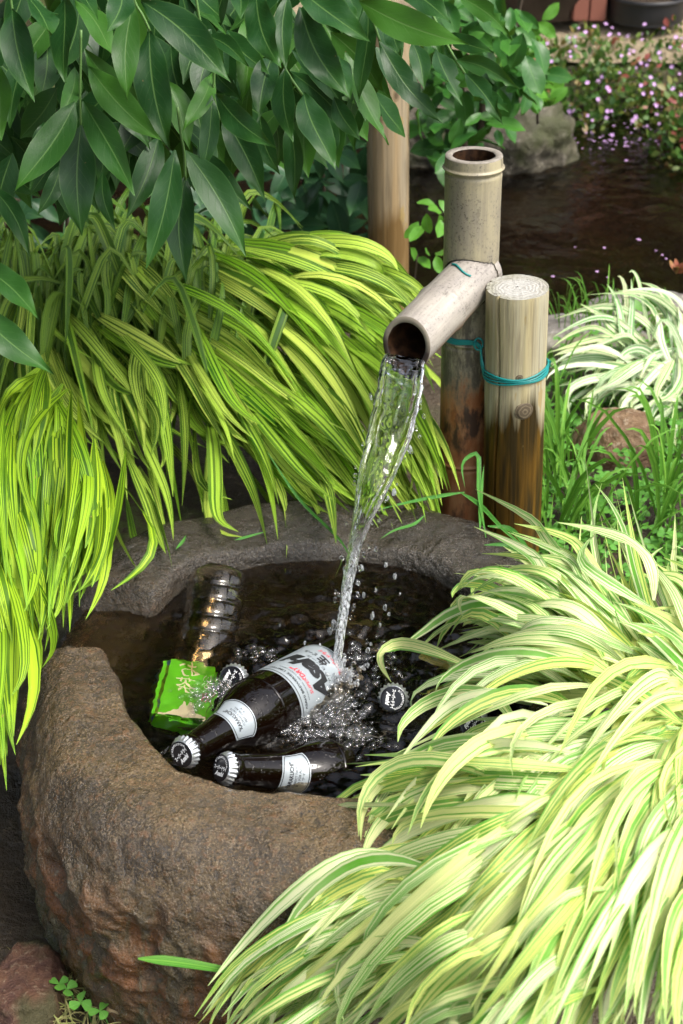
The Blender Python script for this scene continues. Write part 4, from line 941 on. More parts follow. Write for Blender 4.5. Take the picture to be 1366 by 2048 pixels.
# --- cream clump in the right foreground
def placeC(px, py, i, n):
    z = .135 - .10 * float(sstep(1020, 700, px)) - .12 * float(sstep(1780, 2048, py)) * float(sstep(900, 450, px)) + .03 * float(sstep(1150, 900, py)) - .05 * float(sstep(1500, 1250, py)) * float(sstep(1100, 850, px))
    z += .03 * float(sstep(1500, 1700, py)) * float(sstep(850, 1100, px))
    return at_z(px, py, z - (.035 if i == 0 else 0))
GC = [[(1295, 1364), (1227, 1207), (1195, 1090), (1172, 880)], [(1330, 1340), (1290, 1180), (1262, 1060), (1240, 935)], [(1366, 1300), (1350, 1200), (1310, 1090), (1262, 960)], [(1310, 1300), (1262, 1160), (1230, 1040), (1180, 960)], [(1221, 1281), (1164, 1155), (1122, 1097), (996, 1053)], [(1248, 1322), (1174, 1207), (1095, 1139), (975, 1129)], [(1280, 1290), (1200, 1180), (1120, 1120), (1050, 1110)], [(1380, 1240), (1345, 1130), (1345, 1080), (1350, 1020)],
      [(1122, 1270), (1017, 1197), (933, 1160), (895, 1176), (890, 1195)], [(1150, 1250), (1060, 1180), (980, 1165), (925, 1190)], [(1190, 1260), (1100, 1190), (1010, 1170), (940, 1195)], [(1101, 1260), (1017, 1207), (923, 1210), (850, 1255), (781, 1302)], [(1206, 1312), (1101, 1260), (975, 1249), (833, 1302)], [(1230, 1330), (1130, 1250), (1030, 1225), (910, 1240)], [(1260, 1330), (1150, 1280), (1030, 1270), (930, 1300)],
      [(944, 1349), (860, 1312), (800, 1300), (765, 1318), (762, 1345), (776, 1378)], [(1180, 1340), (1060, 1300), (960, 1310), (880, 1350), (850, 1400)], [(1238, 1345), (1150, 1310), (1050, 1320), (960, 1365), (905, 1420)], [(1038, 1448), (985, 1375), (886, 1375), (807, 1427), (781, 1480)], [(1100, 1400), (1000, 1380), (920, 1400), (860, 1450), (790, 1530)], [(1180, 1420), (1080, 1375), (980, 1390), (890, 1450), (845, 1530)],
      [(1279, 1459), (1122, 1448), (965, 1470), (800, 1510), (687, 1517)], [(1200, 1470), (1050, 1460), (900, 1500), (790, 1560), (720, 1610)], [(1227, 1574), (1017, 1569), (807, 1558), (702, 1553)], [(1122, 1548), (912, 1522), (790, 1550), (722, 1620), (690, 1700)], [(1100, 1570), (950, 1545), (820, 1580), (740, 1640), (700, 1700)], [(1060, 1600), (920, 1580), (800, 1620), (730, 1690), (706, 1750)], [(1150, 1600), (1000, 1600), (860, 1640), (770, 1690), (720, 1740)],
      [(1227, 1448), (1069, 1469), (965, 1548), (891, 1648)], [(1240, 1500), (1120, 1500), (1000, 1560), (900, 1660), (830, 1750)], [(1366, 1420), (1250, 1430), (1130, 1490), (1040, 1590)], [(1366, 1380), (1290, 1370), (1220, 1420), (1170, 1540)], [(1340, 1480), (1240, 1500), (1130, 1590), (1040, 1720)], [(1366, 1520), (1260, 1540), (1150, 1640), (1050, 1790)],
      [(892, 1716), (796, 1702), (684, 1741), (600, 1814)], [(960, 1740), (850, 1730), (740, 1770), (640, 1850), (560, 1930)], [(813, 1814), (712, 1803), (600, 1848), (480, 1920), (380, 2040)], [(900, 1800), (780, 1790), (660, 1840), (530, 1930), (440, 2040)], [(914, 1836), (796, 1865), (656, 1977), (560, 2060)], [(760, 1850), (640, 1880), (520, 1950), (420, 2060)], [(850, 1760), (720, 1770), (590, 1840), (470, 1960), (400, 2060)],
      [(1105, 1640), (993, 1752), (824, 1893), (656, 2005)], [(1080, 1660), (960, 1720), (820, 1820), (700, 1940), (620, 2060)], [(1160, 1620), (1040, 1720), (900, 1860), (780, 2000), (740, 2060)], [(1245, 1590), (1105, 1713), (936, 1893), (800, 2048)], [(1230, 1640), (1120, 1760), (1000, 1900), (900, 2060)], [(1300, 1600), (1180, 1700), (1060, 1850), (960, 2060)], [(1366, 1545), (1217, 1640), (1105, 1836), (1015, 2048)], [(1380, 1640), (1270, 1740), (1170, 1880), (1090, 2060)], [(1320, 1700), (1230, 1790), (1150, 1920), (1080, 2080)],
      [(1390, 1500), (1310, 1580), (1250, 1700), (1200, 1850)], [(1400, 1600), (1330, 1700), (1280, 1840), (1250, 2060)], [(1366, 1760), (1310, 1840), (1270, 1950), (1240, 2080)], [(1420, 1700), (1380, 1800), (1340, 1930), (1310, 2080)], [(1400, 1440), (1350, 1500), (1310, 1600), (1290, 1720)], [(1420, 1330), (1395, 1230), (1360, 1150), (1300, 1100)], [(1440, 1280), (1420, 1180), (1390, 1110), (1340, 1080)], [(1430, 1380), (1380, 1300), (1310, 1230), (1230, 1200)], [(1450, 1420), (1400, 1340), (1330, 1280), (1260, 1260)], [(1000, 1850), (880, 1880), (760, 1970), (680, 2070)], [(1100, 1850), (980, 1900), (860, 2000), (800, 2080)], [(1200, 1880), (1100, 1930), (1000, 2040), (960, 2100)]]
clump('cream_grass', 'large cream and green striped grass clump spilling over the basin in the right foreground', GC, placeC, 300, 700, .0130, CREAM, 'striped ornamental grass clumps', jit=(.012, .014, .012), stuff_drop=.075, wj=.28, lenj=(-.30, .0), rare=(0, 1, 2, 3, 7, 8, 11, 12, 15, 16, 17, 18, 19, 20, 21), up=(0, 1, 2, 3, 7), base_loc=(.36, 1.2, -.17), nbias=np.array([-.1, -.6, .78]))
# --- slender white-striped clump at the right, beyond the posts
def placeD(px, py, i, n):
    Y = np.interp(py, [540, 620, 720, 850, 960], [2.22, 2.17, 2.08, 1.98, 1.90]); return at_y(px, py, Y + (.03 if i == 0 else 0))
GD = [[(1323, 695), (1296, 646), (1217, 612), (1116, 637)], [(1262, 720), (1258, 675), (1262, 607), (1260, 562)], [(1345, 720), (1345, 660), (1339, 607), (1318, 578), (1294, 576)], [(1390, 680), (1366, 639), (1330, 603), (1285, 585), (1228, 586)], [(1262, 684), (1217, 672), (1172, 680), (1110, 706)], [(1290, 720), (1253, 680), (1195, 695), (1140, 712)], [(1280, 735), (1220, 700), (1150, 695), (1105, 708)],
      [(1300, 740), (1262, 725), (1206, 738), (1150, 769)], [(1262, 735), (1217, 753), (1180, 790), (1166, 816)], [(1300, 780), (1262, 776), (1206, 778), (1182, 822)], [(1350, 700), (1325, 742), (1306, 780), (1308, 810)], [(1345, 800), (1337, 850), (1340, 880), (1348, 912)], [(1320, 760), (1260, 745), (1200, 770), (1172, 812)], [(1360, 700), (1366, 740), (1360, 780), (1352, 800)], [(1300, 690), (1260, 660), (1230, 640), (1180, 625)],
      [(1380, 740), (1366, 690), (1366, 640), (1362, 610)], [(1330, 740), (1290, 700), (1250, 705), (1220, 740)], [(1340, 780), (1290, 745), (1240, 735), (1190, 760)], [(1366, 800), (1330, 790), (1296, 800), (1280, 840)]]
clump('slender_grass', 'slender white striped grass clump growing at the right edge by the pond', GD, placeD, 60, 40, .0105, WHITE, 'striped ornamental grass clumps', jit=(.016, .016, .010), stuff_drop=.04, base_loc=(.48, 2.05, -.09))
# --- plain green blades leaning over the back rim at the foot of the bamboo
GREENT = blade_mat('rim_blade', (.10, .30, .05), (.07, .24, .04), (.04, .17, .02), .5, (.12, .30, .06))
tft = thing('green_grass_tuft', Vector(at_z(960, 1060, -.08)), 'few long plain green grass blades leaning over the back rim beside the bamboo', 'grass')
for pts, wd_ in (([(972, 1075), (958, 985), (957, 912), (935, 915), (924, 935), (930, 975)], .0055), ([(960, 1060), (962, 990), (968, 930)], .005), ([(920, 984), (960, 1010), (1010, 1062), (1072, 1112)], .0055), ([(975, 1052), (1020, 1058), (1050, 1090), (1066, 1118)], .006), ([(968, 1090), (1010, 1090), (1045, 1108), (1068, 1128)], .0045),
                 ([(930, 984), (880, 992), (815, 1005), (745, 1022)], .0045), ([(850, 1030), (828, 1048), (790, 1060), (760, 1078)], .0035), ([(470, 1080), (500, 1072), (535, 1062)], .003), ([(352, 1098), (366, 1082), (372, 1070)], .0035), ([(535, 905), (600, 1000), (680, 1080), (705, 1130)], .0035)):
    V, F, uv = blade_geo([at_y(x, y, np.interp(y, [880, 1000, 1130], [1.70, 1.635, 1.50]) - .01) for x, y in pts], wd_, 14, 3, random.gauss(0, .4), None, .3)
    obj('blade', make_mesh('blade', V, F, GREENT, uv, {'rnd': np.full(len(V), random.random())}), tft)
# a cut green blade poking out low in front of the basin, and fallen straw
GREENB = blade_mat('green_blade', (.17, .38, .05), (.12, .32, .04), (.06, .22, .02), .5, (.55, .42, .30))
P = [at_z(276, 1917, -.04), at_z(340, 1922, -.045), at_z(440, 1938, -.055), at_z(600, 1970, -.07)]
V, F, uv = blade_geo(P, .0085, 12, 3, .2, np.array([0, -.6, .8]), .3); V2 = V.copy()
o = obj('cut_blade', make_mesh('cut_blade', V, F, GREENB, uv, {'rnd': np.full(len(V), .4)})); tag(o, 'single plain green grass blade crossing in front of the stone', 'grass blade')
STRAW = simple('straw', (.40, .29, .15), .6)
for (pts, rad_, lb) in (([(215, 2018), (280, 2036), (350, 2060)], .0028, 'dry straw stalk lying at the foot of the basin, bottom edge'), ([(325, 2030), (352, 2018), (380, 2030), (405, 2052)], .0022, 'bent dry straw stalk beside the cream grass, bottom edge')):
    V, F = tube(catmull(np.array([at_z(x, y, -.185 + .01) for x, y in pts]), 12), rad_, 6); tag(obj('straw_stalk', make_mesh('straw_stalk', V, F, STRAW)), lb, 'straw')

# ================================================================== OVERHANGING TREE
TLEAF = leaf_mat('tree_leaf', (.006, .031, .008), (.018, .070, .013), (.09, .18, .045), rough=.40, trans=.14)
BARK = MT('bark', Roughness=.85); co = BARK.co('Object'); nz = BARK.noise(BARK.mapping(co, (30, 30, 8)), 1.0, 5); BARK.base(BARK.mix(nz, (.035, .024, .016), (.12, .085, .055))); BARK = BARK.m
STALK = simple('leaf_stalk', (.10, .20, .05), .5)
tree = thing('overhanging_tree', (-.75, 2.3, -.1), 'tree with large glossy pinnate leaves overhanging from the upper left', 'tree')
LV = [((24, 18), (69, 205), 74, 0), ((50, -12), (102, 74), 78, 0), ((129, -10), (130, 165), 88, 2), ((-15, 120), (3, 282), 64, 0), ((150, 0), (229, 117), 62, 2), ((160, -30), (196, 40), 48, 0), ((245, -30), (213, 66), 64, 0), ((267, 8), (255, 205), 66, 0), ((282, 2), (462, 166), 90, 0), ((299, 58), (341, 302), 92, 1),
      ((150, 135), (119, 242), 46, 2), ((177, 133), (326, 284), 78, 1), ((150, 205), (28, 384), 88, 0), ((162, 250), (164, 472), 92, 1), ((167, 203), (269, 392), 78, 0), ((123, 328), (74, 430), 50, 3), ((205, 343), (231, 462), 44, 3), ((170, 98), (307, 228), 62, 3), ((318, 272), (252, 438), 72, 2), ((350, 300), (292, 537), 76, 0),
      ((371, 350), (372, 566), 78, 2), ((371, 300), (492, 514), 84, 0), ((395, 295), (505, 422), 62, 2), ((446, 232), (530, 402), 74, 1), ((433, 188), (553, 296), 64, 0), ((424, 190), (402, 352), 48, 0), ((424, 145), (364, 264), 50, 1), ((355, 240), (440, 335), 62, 3), ((394, 18), (452, 68), 40, 2), ((407, 70), (498, 133), 44, 2),
      ((425, 128), (484, 202), 48, 3), ((492, 30), (485, 208), 66, 3), ((512, -14), (561, 135), 76, 0), ((545, 110), (518, 240), 68, 2), ((576, -10), (572, 142), 50, 1), ((600, 14), (700, 198), 84, 0), ((584, 100), (697, 224), 50, 2), ((570, 138), (586, 284), 62, 0), ((580, 142), (717, 277), 58, 2), ((608, 186), (672, 342), 76, 0),
      ((578, 245), (590, 402), 60, 3), ((470, -40), (481, 39), 50, 0), ((596, -22), (741, 84), 80, 0), ((718, 2), (938, 89), 78, 0), ((735, 8), (718, 206), 58, 1), ((758, 82), (889, 250), 62, 0), ((690, 105), (776, 291), 68, 2), ((678, 112), (701, 198), 50, 1), ((668, 195), (721, 282), 50, 1), ((785, 45), (803, 112), 50, 2),
      ((825, 85), (848, 180), 52, 2), ((872, 98), (926, 213), 58, 0), ((898, 68), (989, 107), 44, 1), ((912, 120), (1041, 178), 46, 0), ((930, 146), (1007, 252), 52, 1), ((972, 176), (1018, 226), 34, 2), ((918, -8), (1025, 81), 46, 0), ((795, -24), (902, 46), 66, 1), ((655, -24), (717, 46), 60, 1), ((-50, 528), (78, 639), 76, 0), ((-62, 606), (108, 749), 86, 0), ((-20, 370), (60, 514), 56, 3),
      ((640, 215), (668, 330), 50, 3), ((455, 60), (540, 150), 60, 3), ((60, 100), (20, 260), 70, 3), ((330, 160), (380, 300), 70, 3), ((230, 150), (300, 300), 70, 3), ((90, 240), (60, 380), 60, 3), ((520, 230), (560, 350), 60, 3), ((630, 60), (660, 200), 60, 3), ((850, 20), (880, 110), 50, 3)]
RAG = {43: .0, 45: .5, 51: .45, 53: .45, 54: .6, 55: .5, 56: .3, 1: .25, 46: .2}
for k, (b, tp, wpx, lay) in enumerate(LV):
    Yb = 1.50 + .045 * lay + random.uniform(-.02, .02); Yt = Yb - .055 + random.uniform(-.02, .02)
    B_, T_ = at_y(*b, Yb), at_y(*tp, Yt); W_ = wpx / FPX * 1.51 * .84
    nb = nrm(np.array([random.gauss(0, .28), -.78 + random.gauss(0, .15), .62 + random.gauss(0, .2)]))
    V, F, uv = leaf_geo(B_, T_, W_, nb, LEAFW, 17, 6, random.uniform(.03, .22), random.uniform(.10, .40), random.uniform(.04, .11), k, RAG.get(k, 0))
    obj('leaf', make_mesh('leaf', V, F, TLEAF, uv, {'rnd': np.full(len(V), random.random())}), tree)
# leaf stalks seen between the leaflets
for pts in ([(162, 60), (161, 135), (160, 205), (162, 256)], [(355, 215), (362, 270), (368, 302), (371, 360)], [(430, 120), (428, 160), (428, 190), (440, 240)], [(262, -40), (270, 4), (285, 30), (300, 62)], [(560, 70), (568, 110), (572, 140), (605, 190)], [(18, -30), (24, 16), (30, 30)], [(700, -40), (722, 2), (745, 40), (760, 84)], [(390, -20), (396, 20), (406, 72)], [(860, 20), (880, 60), (900, 100), (930, 148)]):
    P = catmull(np.array([at_y(x, y, 1.535) for x, y in pts]), 14); V, F = tube(P, .0013, 6); obj('leaf_stalk', make_mesh('leaf_stalk', V, F, STALK), tree)
for (pts, r0, r1) in (([(-1.0, 2.6, -.15), (-.95, 2.45, .5), (-.80, 2.2, 1.0), (-.45, 1.9, 1.25), (-.05, 1.7, 1.25)], .05, .016), ([(-.80, 2.2, 1.0), (-.72, 1.8, 1.05), (-.6, 1.45, 1.0)], .03, .010), ([(-.45, 1.9, 1.25), (-.2, 1.65, 1.02), (-.02, 1.58, .82)], .018, .006), ([(-.72, 1.8, 1.05), (-.4, 1.62, .86), (-.22, 1.56, .72)], .016, .005)):
    P = catmull(np.array(pts, float), 24); V, F = tube(P, np.linspace(r0, r1, 24), 10); obj('branch', make_mesh('branch', V, F, BARK), tree)
# upper crown, which shades the left side
mb = MB(); rs = np.random.default_rng(5)
for k in range(3600):
    c0 = np.array([rs.uniform(-1.9, .22), rs.uniform(.75, 2.9), 0]); zmin = HC - .235 * c0[1] + .08
    if c0[1] < 1.2: zmin = max(zmin, 1.25)
    c0[2] = zmin + rs.uniform(0, 1) ** 1.5 * 1.5
    if c0[0] > -.15: c0[2] = max(c0[2], 1.0 + rs.uniform(0, .9))
    if c0[0] > -.45 - .5 * max(0, 1.3 - c0[1]) and c0[1] < 1.75: continue
    if c0[0] > -.22: continue
    dr = nrm([rs.normal(0, .6), rs.normal(-.3, .6), -.8]); L = rs.uniform(.09, .15)
    V, F, uv = leaf_geo(c0, c0 + dr * L, L * .45, nrm(rs.normal(0, .5, 3) + [0, -.3, .9]), LEAFW, 7, 2, .1, .2, .03, k); mb.add(V, F, uv, rs.uniform())
tag(obj('upper_foliage', mb.mesh('upper_foliage', TLEAF), tree), kind='stuff')
# deeper foliage behind the named leaflets, in view but in shade
mb = MB()
for k in range(420):
    px, py = rs.uniform(-60, 760), rs.uniform(-60, 330)
    if py > 330 - .25 * max(0, px - 200): continue
    c0 = at_y(px, py, rs.uniform(1.66, 2.0)); L = rs.uniform(.06, .09); dr = nrm([rs.normal(0, .5), rs.normal(-.2, .4), -.8])
    V, F, uv = leaf_geo(c0, c0 + dr * L, L * .42, nrm(rs.normal(0, .4, 3) + [0, -.7, .6]), LEAFW, 10, 4, .1, .2, .03, k); mb.add(V, F, uv, rs.uniform())
tag(obj('inner_foliage', mb.mesh('inner_foliage', TLEAF), tree), kind='stuff')

# ================================================================== SHRUBS
def shrub(name, label, spots, L0, leafmat, stems, base, nvar=8, prof=OVAL, wr=.5, ori=(0, -.6, .75), osp=.45, lab='shrub', sharp=.1):
    t = thing(name, base, label, lab); var = []
    for k in range(nvar):
        V, F, uv = leaf_geo((0, 0, 0), (0, 1, 0), wr * random.uniform(.85, 1.15), (0, 0, 1), prof, 9, 4, random.uniform(.05, .22), random.uniform(.1, .35), .05, k)
        var.append(make_mesh('leaf', V, F, leafmat, uv, {'rnd': np.full(len(V), random.random())}))
    for (p, d, s) in spots:
        o = bpy.data.objects.new('leaf', random.choice(var)); C.objects.link(o); o.parent = t; o.matrix_parent_inverse = Matrix.Translation(t.location).inverted()
        y = nrm(d); nv = nrm(np.array(ori) + np.array([random.gauss(0, osp) for _ in range(3)])); x = nrm(np.cross(y, nv)); z = np.cross(x, y)
        o.matrix_basis = Matrix(((x[0], y[0], z[0], p[0]), (x[1], y[1], z[1], p[1]), (x[2], y[2], z[2], p[2]), (0, 0, 0, 1))) @ Matrix.Scale(s, 4)
    for P, r0 in stems:
        V, F = tube(catmull(np.array(P, float), 14), np.linspace(r0, r0 * .5, 14), 7); obj('stem', make_mesh('stem', V, F, BARK), t)
    return t
SH1 = leaf_mat('glossy_leaf', (.018, .080, .014), (.038, .135, .024), (.09, .21, .05), rough=.32, trans=.18, nveins=6)
SH2 = leaf_mat('dark_leaf', (.014, .050, .022), (.028, .085, .032), (.06, .14, .05), rough=.36, trans=.10, nveins=7)
SH3 = leaf_mat('young_leaf', (.065, .20, .02), (.12, .31, .035), (.15, .32, .08), rough=.36, trans=.28, nveins=6)
def fill(poly_fn, n, Yr, L0, young=False):
    out = []
    while len(out) < n:
        px, py = poly_fn()
        p = at_y(px, py, random.uniform(*Yr)); d = nrm([random.gauss(0, .7), random.gauss(-.35, .5), random.gauss(-.35, .5)]); out.append((p, d, L0 * random.uniform(.65, 1.25)))
    return out
def polyA():
    while True:
        px, py = random.uniform(800, 1085), random.uniform(-20, 330)
        xr = np.interp(py, [-20, 60, 150, 230, 330], [1030, 1060, 1085, 1030, 940]); xl = np.interp(py, [-20, 100, 200, 330], [850, 850, 820, 840])
        if xl < px < xr: return px, py
shrub('glossy_shrub', 'glossy green shrub with rounded leaves behind the bamboo pipe', fill(polyA, 230, (2.55, 2.95), .055), .05, SH1,
      [([(.24, 2.85, -.2), (.25, 2.8, .1), (.25, 2.75, .4), (.25, 2.7, .62)], .008), ([(.26, 2.85, -.2), (.22, 2.8, .1), (.20, 2.8, .4)], .007), ([(.29, 2.85, .2), (.31, 2.8, .35), (.30, 2.75, .5)], .005)], (.28, 2.85, -.15))
def polyY():
    px, py = random.gauss(1050, 22), random.uniform(40, 190); return px, py
shrub('bright_shrub', 'bright fresh green shrub shoots between the glossy shrub and the flowering bush', fill(polyY, 55, (2.95, 3.15), .05), .05, SH3, [([(.395, 3.15, .0), (.385, 3.1, .1), (.38, 3.05, .2)], .003)], (.40, 3.1, -.15))
def polyD():
    return random.uniform(540, 745), random.uniform(250, 480)
shrub('dark_shrub', 'dark blue-green shrub with pointed leaves at the foot of the tall post', fill(polyD, 130, (2.60, 2.95), .072), .06, SH2,
      [([(-.02, 2.8, -.2), (-.04, 2.75, .1), (-.08, 2.7, .30)], .004), ([(.01, 2.8, -.2), (.0, 2.75, .1), (.02, 2.7, .28)], .004)], (0, 2.7, -.1), prof=LEAFW, wr=.42)
def polyE():
    return random.uniform(825, 885), random.uniform(400, 560)
shrub('pond_plant', 'small green leafy plant at the water between tall post and bamboo pipe', fill(polyE, 14, (2.3, 2.45), .035), .03, SH3, [([(.115, 2.4, -.2), (.115, 2.38, -.05), (.12, 2.36, .05)], .002)], (.115, 2.4, -.12))
def polyF():
    return random.uniform(-60, 560), random.uniform(300, 560)
shrub('shade_shrub', 'shaded shrub leaves low at the left behind the hanging tree leaves', fill(polyF, 150, (2.25, 2.7), .06), .05, SH2, [([(-.45, 2.4, -.1), (-.42, 2.35, .15), (-.35, 2.3, .3)], .004)], (-.4, 2.4, -.1), prof=LEAFW, wr=.42)

# ================================================================== WEEDS AND LAWN
WEED = blade_mat('meadow_blade', (.20, .40, .05), (.12, .31, .03), (.07, .22, .02), .5, (.22, .38, .07), trans=.25)
mb = MB()
def weed(px, py, h, W, lean, z=None):
    if 1155 < px < 1315 and 935 < py < 1060: return
    p = at_z(px, py, -.09); p[2] = float(ground_z(p[0], p[1])) - .005
    a_ = random.uniform(0, 2 * math.pi); dr = np.array([math.cos(a_), math.sin(a_), 0]) * lean * h
    V, F, uv = blade_geo([p, p + dr * .25 + [0, 0, h * .5], p + dr * .65 + [0, 0, h * .86], p + dr + [0, 0, h * .9]], W, 7, 2, random.gauss(0, .8), nrm(TOCAM_H + np.array([random.gauss(0, .6) for _ in range(3)])), .25)
    mb.add(V, F, uv, random.random())
for k in range(800):
    py = random.uniform(600, 1180); px = random.uniform(1000, 1420)
    weed(px, py, random.uniform(.02, .075), random.uniform(.0022, .0042), random.uniform(.2, 1.1))
for k in range(60): weed(random.gauss(1290, 50), random.uniform(930, 1080), random.uniform(.10, .20), random.uniform(.0045, .0075), random.uniform(.2, .8))
for k in range(60): weed(random.gauss(1130, 40), random.uniform(930, 1120), random.uniform(.10, .18), random.uniform(.004, .007), random.uniform(.2, .9))
for k in range(120): weed(random.gauss(1170, 40), random.uniform(600, 680), random.uniform(.06, .13), random.uniform(.002, .003), random.uniform(.1, .5))
for k in range(20): weed(random.gauss(950, 16), random.uniform(1040, 1090), random.uniform(.06, .14), .005, random.uniform(.3, 1.0))
tag(obj('meadow_grass', mb.mesh('meadow_grass', WEED)), 'loose green meadow grass growing right of the posts', 'grass', kind='stuff')
CLOV = leaf_mat('clover_leaf', (.07, .22, .03), (.12, .32, .05), (.16, .34, .1), rough=.5, trans=.2, nveins=5)
mb = MB()
def clover(p, s):
    a0 = random.uniform(0, 6.28); up = nrm([random.gauss(0, .3), random.gauss(-.25, .3), 1])
    for j in range(3):
        a_ = a0 + j * 2.094; d = np.array([math.cos(a_), math.sin(a_), random.uniform(-.1, .25)]); V, F, uv = leaf_geo(p, p + d * s, s * .95, up, ([0, .2, .5, .8, .95, 1], [.05, .45, .85, 1, .7, .35]), 6, 2, .1, .2, .0, j); mb.add(V, F, uv, random.random())
for k in range(420):
    px, py = random.uniform(1070, 1400), random.uniform(680, 1150); p = at_z(px, py, -.07); p[2] = float(ground_z(p[0], p[1])) + random.uniform(.01, .045); clover(p, random.uniform(.006, .013))
for k in range(60):
    px, py = random.uniform(990, 1110), random.uniform(1000, 1140); p = at_z(px, py, -.07); p[2] = float(ground_z(p[0], p[1])) + random.uniform(.01, .03); clover(p, random.uniform(.006, .011))
tag(obj('clover_patch', mb.mesh('clover_patch', CLOV)), 'low clover and weeds carpeting the ground right of the posts', 'ground cover', kind='stuff')
# left corner: straw, moss grass and a few clovers
mb = MB()
STRAWB = blade_mat('straw_blade', (.42, .34, .16), (.30, .27, .10), (.16, .24, .04), .45, (.4, .3, .15), trans=.15)
for k in range(260):
    px, py = random.uniform(60, 420), random.uniform(1940, 2080); p = at_z(px, py, -.2); p[2] = float(ground_z(p[0], p[1]))
    a_ = random.uniform(0, 6.28); h = random.uniform(.015, .045); dr = np.array([math.cos(a_), math.sin(a_), 0]) * h * random.uniform(.4, 1.6)
    V, F, uv = blade_geo([p, p + dr * .4 + [0, 0, h * .6], p + dr + [0, 0, h * .7]], random.uniform(.0012, .0022), 6, 2, 0, None, .2); mb.add(V, F, uv, random.random())
tag(obj('straw_grass', mb.mesh('straw_grass', STRAWB)), 'short dry straw-coloured grass at the foot of the basin', 'grass', kind='stuff')
for k, (px, py, s) in enumerate(((70, 1912, .013), (162, 2005, .012), (200, 2022, .011), (134, 1978, .011), (118, 1968, .010))):
    mb = MB(); p = at_z(px, py, -.17); clover(p, s); V, F = tube(catmull(np.array([p, p + [.004, .006, -.02], p + [.006, .01, -.045]]), 6), .0007, 5); mb.add(V, F)
    t = obj('clover', mb.mesh('clover', CLOV)); tag(t, ['three-leaved clover on the dark soil left of the stone', 'clover sprig nearest the straw at the bottom of the stone', 'lowest clover sprig in the dry grass under the stone', 'right one of the two middle clover sprigs by the mossy stone foot', 'left one of the two middle clover sprigs by the mossy stone foot'][k], 'clover')
# ================================================================== ROCKS
def rock(name, c0, size, label, mat, seed, squash=.7, sub=5, amp=.28, cut=0):
    V, F = ico(sub); n_ = fbm(V * 1.5 + seed, 4); n2 = 1 - np.abs(fbm(V * 2.7 + seed * 2, 3)) * 2
    V = V * (1 + amp * n_ + amp * .25 * n2)[:, None]; V = V * np.array(size); V[:, 2] = np.maximum(V[:, 2], -size[2] * .75); V[:, 2] = np.minimum(V[:, 2], size[2] * (.75 + .1 * n_))
    o = bpy.data.objects.new(name, make_mesh(name, V, F, mat)); C.objects.link(o); o.location = Vector(c0); return tag(o, label, 'rock')
def rock_mat(name, c1, c2, c3, moss, scale=30):
    m = MT(name); co = m.co('Object'); a_ = m.noise(co, scale, 6, .7, .4); b = m.noise(co, scale * 4, 4, .7); c = m.noise(co, scale * .35, 3)
    col = m.mix(m.ramp(a_, [(.38, 0.0), (.6, 1.0)]), c1, c2); col = m.mix(m.ramp(b, [(.55, 0.0), (.66, .8)]), col, c3)
    col = m.mix(m.ramp(c, [(.5, 0.0), (.62, .8)]), col, moss); m.base(col); m.rough(.7); m.normal(m.bump(m.math('ADD', a_, m.math('MULTIPLY', b, .4)), .8, .012)); return m.m
RK1 = rock_mat('pond_rock', (.024, .018, .010), (.090, .078, .050), (.19, .17, .13), (.035, .042, .006), 22)
RK2 = rock_mat('rust_rock', (.14, .075, .035), (.25, .165, .09), (.33, .26, .18), (.10, .05, .025), 26)
RK3 = rock_mat('slate', (.13, .115, .10), (.25, .23, .205), (.36, .34, .31), (.10, .095, .03), 18)
RK4 = rock_mat('wet_red_stone', (.050, .018, .010), (.10, .045, .022), (.16, .11, .07), (.03, .035, .008), 40)
p = at_z(1045, 330, POND_Z); rock('pond_rock', (p[0] - .03, p[1] + .06, -.11), (.15, .11, .12), 'craggy grey rock standing in the pond behind the bamboo pipe', RK1, 2.3, amp=.35)
p = at_z(870, 345, POND_Z); rock('pond_rock', (p[0], p[1] + .12, -.11), (.12, .09, .10), 'reddish mossy rock under the glossy shrub at the pond', RK1, 6.1, amp=.3)
p = at_z(1235, 945, -.10); rock('garden_rock', (p[0], p[1] + .03, -.085), (.062, .045, .075), 'rusty brown rounded rock among the meadow grass', RK2, 4.4, amp=.16)
p = at_z(1140, 690, -.09); rock('flat_stone', (p[0], p[1] + .04, -.10), (.13, .06, .035), 'flat grey stone at the near pond bank beside the wooden post', RK3, 9.1, amp=.2)
p = at_z(1310, 650, -.09); rock('flat_stone', (p[0], p[1] + .06, -.10), (.10, .05, .04), 'mossy flat stone at the pond bank behind the slender grass', RK3, 3.7, amp=.2)
p = at_z(55, 1995, -.20); rock('small_stone', (p[0], p[1], -.195), (.038, .055, .038), 'small wet reddish stone in the bottom left corner', RK4, 5.5, amp=.18)
